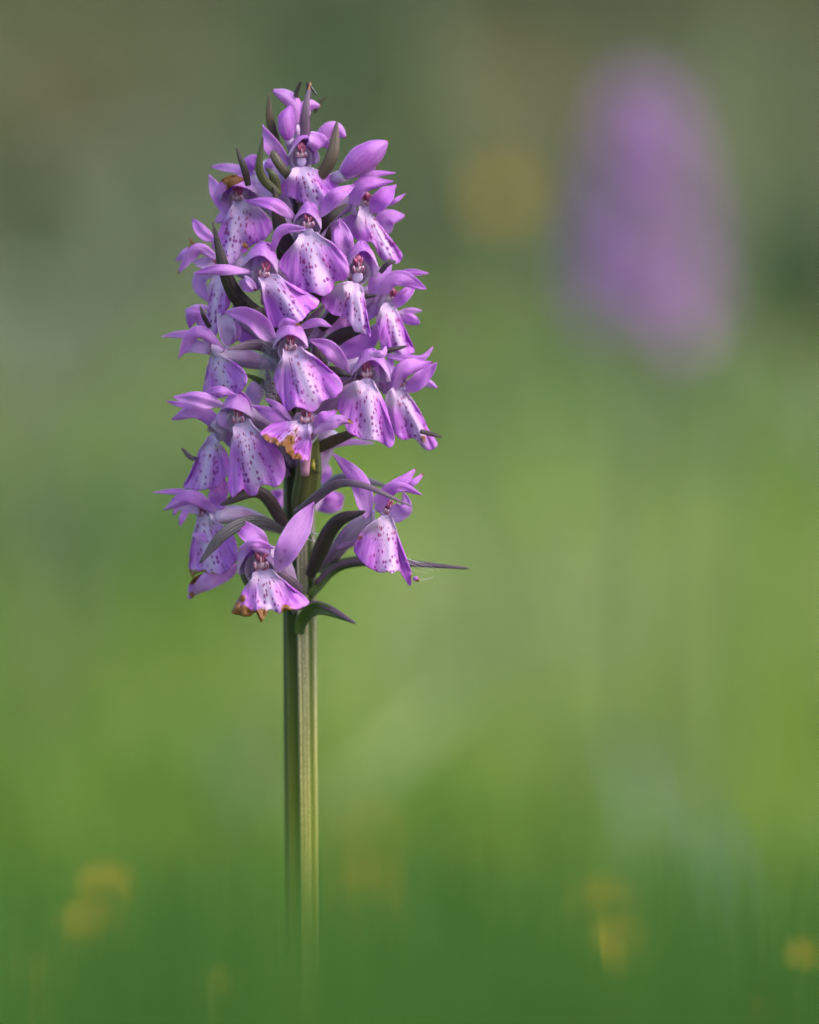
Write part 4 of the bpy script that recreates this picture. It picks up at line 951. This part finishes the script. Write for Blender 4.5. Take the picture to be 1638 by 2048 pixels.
for (x0, y0, x1, y1, dd, wd, mt, lab) in ((690, 1610, 1020, 1300, 1.9, 6.5, 'leaf_pale', 'pale broad grass blade slanting behind the orchid stem'), (1010, 900, 950, 620, 2.5, 7, 'leaf_pale', 'thin pale grass blade below the tall orange yellow flower'),
        (985, 260, 780, 40, 2.8, 8, 'leaf_pale', 'long pale grass blade leaning across the rough grass'), (1290, 1640, 1235, 1430, 1.8, 6, 'leaf_blue', 'bluish grass blade standing near the yellow flowers'), (1450, 1760, 1385, 1600, 1.6, 7, 'leaf_blue', 'shorter bluish grass blade with a leaning tip'),
        (818, 2040, 826, 1690, 1.14, 3.2, 'leaf_deep', 'dark narrow upright grass blade just behind the orchid stem'), (520, 1640, 420, 1480, 2.0, 9, 'leaf_pale', 'pale grass blade leaning away from the orchid stem'), (1420, 2040, 1380, 1800, 1.2, 5, 'leaf_deep', 'dark broad grass blade near the yellow flowers')):
    a = P(x0, y0, dd - .9); b = P(x1, y1, dd - .86); g0 = Vector((a.x + (a.x - b.x) * .35, a.y, -.004)); SEED[0] += 1
    mb = MB(); petal_mb(mb, [g0, g0.lerp(a, .55) + Vector((0, 0, .004)), a, b], wd * MM, b0=.6, um=.4, tip=1.2, cup=-.5, seed=SEED[0], nu=16, nv=5)
    setprops(link('grass_blade', mb.mesh('grass_blade', g0), M[mt], None, g0, .0002), lab, 'grass blade', 'broad grass blades behind the orchid')
HERB = {'grey': ([(0, (0.13, 0.19, 0.10)), (1, (0.27, 0.33, 0.21))], 'pale grey green leafy herb'), 'dark': ([(0, (0.035, 0.085, 0.022)), (1, (0.07, 0.14, 0.035))], 'dark green leafy herb'),
        'lime': ([(0, (0.15, 0.25, 0.03)), (1, (0.24, 0.33, 0.05))], 'yellow green leafy herb'), 'rust': ([(0, (0.12, 0.10, 0.04)), (1, (0.24, 0.18, 0.07))], 'rusty brown withered herb')}
HM = {k: foliage_mat('herb_' + k, v[0], .3) for k, v in HERB.items()}
for (px, py, dd, wr, kd, where) in ((60, 600, 4.2, .15, 'grey', 'widest of its colour, in the open meadow'), (230, 900, 4.0, .12, 'grey', 'low in the meadow, level with the lower sharp orchid flowers'), (400, 300, 6.0, .2, 'grey', 'tall in the rough grass'),
        (150, 60, 7.0, .25, 'rust', 'before the brown leaved shrub'), (640, 40, 7.2, .3, 'dark', 'rising before the dark olive shrub'), (1060, 90, 6.5, .18, 'rust', 'between the two orchids in rough grass'), (1570, 480, 5.0, .22, 'dark', 'wide beside the blurred orchid'),
        (1190, 860, 4.4, .12, 'grey', 'just under the blurred orchid'), (930, 980, 3.6, .08, 'dark', 'short and narrow in mid meadow'), (1470, 1270, 3.0, .11, 'lime', 'wide in the bright meadow grass'), (1010, 1300, 2.7, .05, 'grey', 'small and feathery in mid meadow'),
        (480, 1500, 2.3, .04, 'grey', 'small beside the stem of the sharp orchid'), (1260, 1490, 2.2, .045, 'grey', 'small among the near yellow flowers'), (300, 1180, 3.4, .12, 'dark', 'broad and low behind the sharp orchid stem'), (770, 620, 4.8, .14, 'lime', 'right behind the sharp orchid spike'), (1540, 930, 4.0, .13, 'grey', 'below the wide dark herb by the blurred orchid'),
        (60, 240, 6.2, .2, 'dark', 'in a tall clump below the brown leaved shrub'), (880, 300, 5.6, .16, 'dark', 'behind the tall orange yellow flower')):
    tp = P(px, py, dd - .9); h = max(tp.z, .06); r = empty('meadow_herb', (tp.x, tp.y, 0))
    setprops(r, HERB[kd][1] + ' ' + where, 'herb', 'leafy herbs in the meadow')
    mb = MB(); tints = []; nl_ = 46
    for q in range(nl_):
        a = random.uniform(0, 6.28); rr = wr * math.sqrt(random.random()) * .6; hz = h * random.uniform(.15, .8); l_ = wr * random.uniform(.35, .7)
        d = Vector((math.cos(a), math.sin(a), 0)); b = d * rr + Vector((0, 0, hz)); n0 = len(mb.v)
        petal_mb(mb, [b, b + d * l_ * .5 + Vector((0, 0, l_ * .45)), b + d * l_ + Vector((0, 0, min(l_ * .3, h * 1.05 - hz)))], l_ * .38, hint=Vector((0, 0, 1)) - d * .4, cup=-.4, b0=.2, um=.4, seed=q, nu=6, nv=3)
        tints += [random.random()] * (len(mb.v) - n0)
    mb.at = {'tint': tints}
    link('foliage', mb.mesh('foliage'), HM[kd], r)
    mb = MB()
    for q in range(6):
        a = q * 1.05; d = Vector((math.cos(a), math.sin(a), 0)) * wr * .3
        mb.tube([(0, 0, -.004), d * .5 + Vector((0, 0, h * .4)), d + Vector((0, 0, h * .8))], [.0022, .0018, .001], 5)
    mb.at = {'tint': [.3] * len(mb.v)}
    link('stalk', mb.mesh('stalk'), HM[kd], r)

# ------------------------------------------------------------------ yellow meadow flowers
M['yellow'] = plain('petal_yellow', (0.80, 0.50, 0.02), .35, .5, .12, 300, .25)
M['ycentre'] = plain('stamens_gold', (0.55, 0.36, 0.03), .6, .3, .2, 900)
M['gstem'] = plain('stalk_green', (0.09, 0.15, 0.03), .5, .3, .2, 200)
def yellow_proto():
    r = empty('yellow_flower', (0, 0, 0)); D = 0.010
    for k in range(5):
        a = 2 * math.pi * k / 5; d = Vector((math.cos(a), math.sin(a), 0))
        mb = MB(); petal_mb(mb, [d * .0008, d * D * .55 + Vector((0, 0, D * .16)), d * D + Vector((0, 0, D * .5))], D * 1.05, hint=(0, 0, 1), cup=-.5, b0=.2, um=.7, tip=3, seed=k, nu=8, nv=5)
        link('petal', mb.mesh('petal'), M['yellow'], r, (0, 0, 0), .0002)
    mb = MB(); mb.ball((0, 0, .0015), .0022, .0022, .002); link('centre', mb.mesh('centre'), M['ycentre'], r)
    mb = MB(); mb.tube([(0, 0, 0), (.0006, 0, -.5), (0, 0, -1)], [.0006, .0007, .0009], 6); link('stalk', mb.mesh('stalk'), M['gstem'], r)
    return r
def copy_tree(o, parent=None):
    c = o.copy(); C.objects.link(c); c.parent = parent
    for ch in list(o.children): copy_tree(ch, c)
    return c
yp = yellow_proto(); first = True
YF = [  # px, py, distance from camera, diameter mm, label
    (1008, 395, 2.1, 14, 'tall orange yellow flower standing alone high above the grass beside the far orchid'),
    (178, 1875, 1.24, 9, None), (215, 1790, 1.3, 7, None), (1242, 1915, 1.2, 10, None), (1606, 1910, .785, 4.6, 'tiny bright yellow flower standing just before the sharp orchid, tallest of two'), (1524, 2014, .78, 4.2, 'tiny bright yellow flower standing just before the sharp orchid, lower of two'), (440, 1995, 1.16, 7, None),
    (728, 1800, 1.75, 14, None), (745, 1700, 1.9, 12, None), (990, 1740, 1.95, 14, None), (385, 1745, 2.1, 14, None), (110, 1680, 2.3, 16, None), (75, 1990, 1.5, 9, None),
    (965, 655, 2.6, 7, 'pale yellow flower below the tall orange one, deep in the blurred meadow'), (1210, 1840, 1.6, 9, None)]
for i, (px, py, dd, dm, lab) in enumerate(YF):
    q = P(px, py, dd - .9); r = yp if first else copy_tree(yp); first = False
    s = dm * 1.05 / 20.0
    r.location = q; r.rotation_euler = (Matrix.Rotation(random.uniform(.75, 1.2), 3, 'X') @ Matrix.Rotation(random.uniform(0, 6.28), 3, 'Z')).to_euler()
    r.scale = (s, s, s)
    stalk = [c for c in r.children if c.name.startswith('stalk')][0]
    # the stalk hangs straight down to the soil whatever way the head nods
    stalk.matrix_parent_inverse = Matrix.Identity(4)
    rot = r.rotation_euler.to_matrix().inverted().to_4x4()
    stalk.matrix_local = rot @ Matrix.Diagonal((1 / s * 1.0, 1 / s * 1.0, (q.z + .003) / s, 1))
    setprops(r, lab or 'small yellow flower low in the blurred grass behind the sharp orchid', 'flower', 'yellow flowers in the meadow')

# ------------------------------------------------------------------ the second orchid, out of focus
D2 = 2.05; base2 = P(1285, 700, D2 - .9); top2 = P(1285, 150, D2 - .9)
r2 = empty('wild_orchid', (base2.x, base2.y, 0)); setprops(r2, 'second purple orchid standing blurred in the meadow behind, pale lower flowers hanging', 'orchid')
mb = MB(); mb.tube([(0, 0, 0), (.002, 0, top2.z * .5), (0, 0, top2.z * .98)], [.0035, .003, .0015], 10); link('stem', mb.mesh('stem'), M['gstem'], r2)
protos = [ALL_FLOWERS[i] for i in (3, 5, 8, 9, 12)]
zt, zb = top2.z, P(1285, 670, D2 - .9).z
nfl = 40
for i in range(nfl):
    k = i / (nfl - 1); src = protos[i % 5]; c = copy_tree(src, r2)
    az = i * 2.399 + .6
    z = zb + .008 + (zt - zb - .012) * k ** .95
    rad = .0205 * (1 - .60 * k ** 2.2)
    if i < 8 and math.cos(az) > -2: rad *= 1.05
    c.location = (math.sin(az) * rad, -math.cos(az) * rad, z)
    c.rotation_euler = (0, 0, az); sc_ = 1.2 - .45 * k; c.scale = (sc_,) * 3
    if i % 3: continue
    br = MB(); dv = Vector((math.sin(az + .5), -math.cos(az + .5), 0)); b_ = Vector((0, 0, z - .012))
    petal_mb(br, [b_ + dv * .002, b_ + dv * rad * .8 + Vector((0, 0, .004)), b_ + dv * rad * 1.15 + Vector((0, 0, .013))], .0045, hint=Vector((0, 0, 1)) - dv, cup=-.6, b0=.8, um=.3, tip=1.2, seed=i)
    link('bract', br.mesh('bract'), M['bract'], r2, (0, 0, 0), .0003)

# ------------------------------------------------------------------ shrubs along the far edge of the meadow
M['bark'] = plain('bark_brown', (0.10, 0.07, 0.05), .9, .1, .3, 40)
def shrub(name, loc, rx, h, stops, label, nl=5000, leaf=.05, seed=0):
    r = empty(name, loc); setprops(r, label, 'shrub', 'shrubs along the far edge of the meadow')
    g_ = np.random.default_rng(seed + 50)
    mb = MB()
    for k in range(7):
        a = k * .9 + seed; d = Vector((math.cos(a), math.sin(a), 0))
        mb.tube(catmull([(0, 0, -.05), tuple(d * rx * .25 + Vector((0, 0, h * .35))), tuple(d * rx * .55 + Vector((0, 0, h * .8)))], 7), list(np.linspace(.03, .008, 7)), 7)
    link('trunk', mb.mesh('trunk'), M['bark'], r)
    th = g_.uniform(0, 2 * np.pi, nl); zz = g_.uniform(0.0, 1, nl); rr = np.sqrt(g_.uniform(.25, 1, nl))
    lump = 1 + .25 * np.sin(3 * th + seed) * np.sin(4 * zz * np.pi + seed) + .15 * np.sin(7 * th + 2 * seed)
    prof = np.sqrt(np.clip(1 - (zz * 1.05 - .30) ** 2 * 1.7, .03, 1))
    cx = np.cos(th) * rr * rx * prof * lump; cy = np.sin(th) * rr * rx * .8 * prof * lump; cz = .03 + zz * h * (1 + .1 * np.sin(5 * th))
    a = g_.normal(0, 1, (nl, 3)); a /= np.linalg.norm(a, axis=1)[:, None]; b = g_.normal(0, 1, (nl, 3)); b -= a * (a * b).sum(1)[:, None]; b /= np.linalg.norm(b, axis=1)[:, None]
    sz = leaf * g_.uniform(.6, 1.3, nl)[:, None]; c = np.stack([cx, cy, cz], 1)
    V = np.stack([c - a * sz, c - b * sz * .45, c + a * sz, c + b * sz * .45], 1).reshape(-1, 3); V[:, 2] = np.maximum(V[:, 2], .005)
    me = bpy.data.meshes.new('crown'); me.from_pydata(V.tolist(), [], (np.arange(nl * 4).reshape(-1, 4)).tolist())
    t = np.clip(.5 + .3 * np.sin(4 * th + 3 * zz * 3 + seed) + g_.normal(0, .2, nl), 0, 1)
    at = me.attributes.new('tint', 'FLOAT', 'POINT'); at.data.foreach_set('value', np.repeat(t, 4))
    link('crown', me, foliage_mat(name + '_leaves', stops, .25), r, smooth=False)
OL = [(0, (0.08, 0.105, 0.04)), (.5, (0.13, 0.16, 0.06)), (1, (0.20, 0.22, 0.10))]
BR = [(0, (0.12, 0.10, 0.05)), (.5, (0.20, 0.15, 0.07)), (1, (0.30, 0.22, 0.11))]
GY = [(0, (0.09, 0.13, 0.065)), (.5, (0.15, 0.19, 0.10)), (1, (0.24, 0.27, 0.17))]
shrub('shrub', (-1.05, 9.6, 0), .62, 1.5, BR, 'brown leaved shrub at the meadow edge, next to a dull green one', 5500, .05, 1)
shrub('shrub', (-.25, 9.9, 0), .66, 1.8, OL, 'dark olive shrub directly behind the tip of the sharp orchid', 6000, .05, 2)
shrub('shrub', (.55, 9.7, 0), .62, 1.6, OL[:1] + BR[1:], 'olive brown shrub between the two orchids at the meadow edge', 5500, .05, 3)
shrub('shrub', (1.25, 10.2, 0), .72, 1.8, GY, 'grey green shrub behind the blurred purple orchid', 6000, .05, 4)
shrub('shrub', (2.3, 10.4, 0), .8, 2.0, OL, 'large dark shrub beyond the grey green one', 6000, .05, 5)
shrub('shrub', (-2.2, 10.4, 0), .85, 2.0, GY, 'dull green shrub next to the brown leaved shrub', 6000, .05, 6)
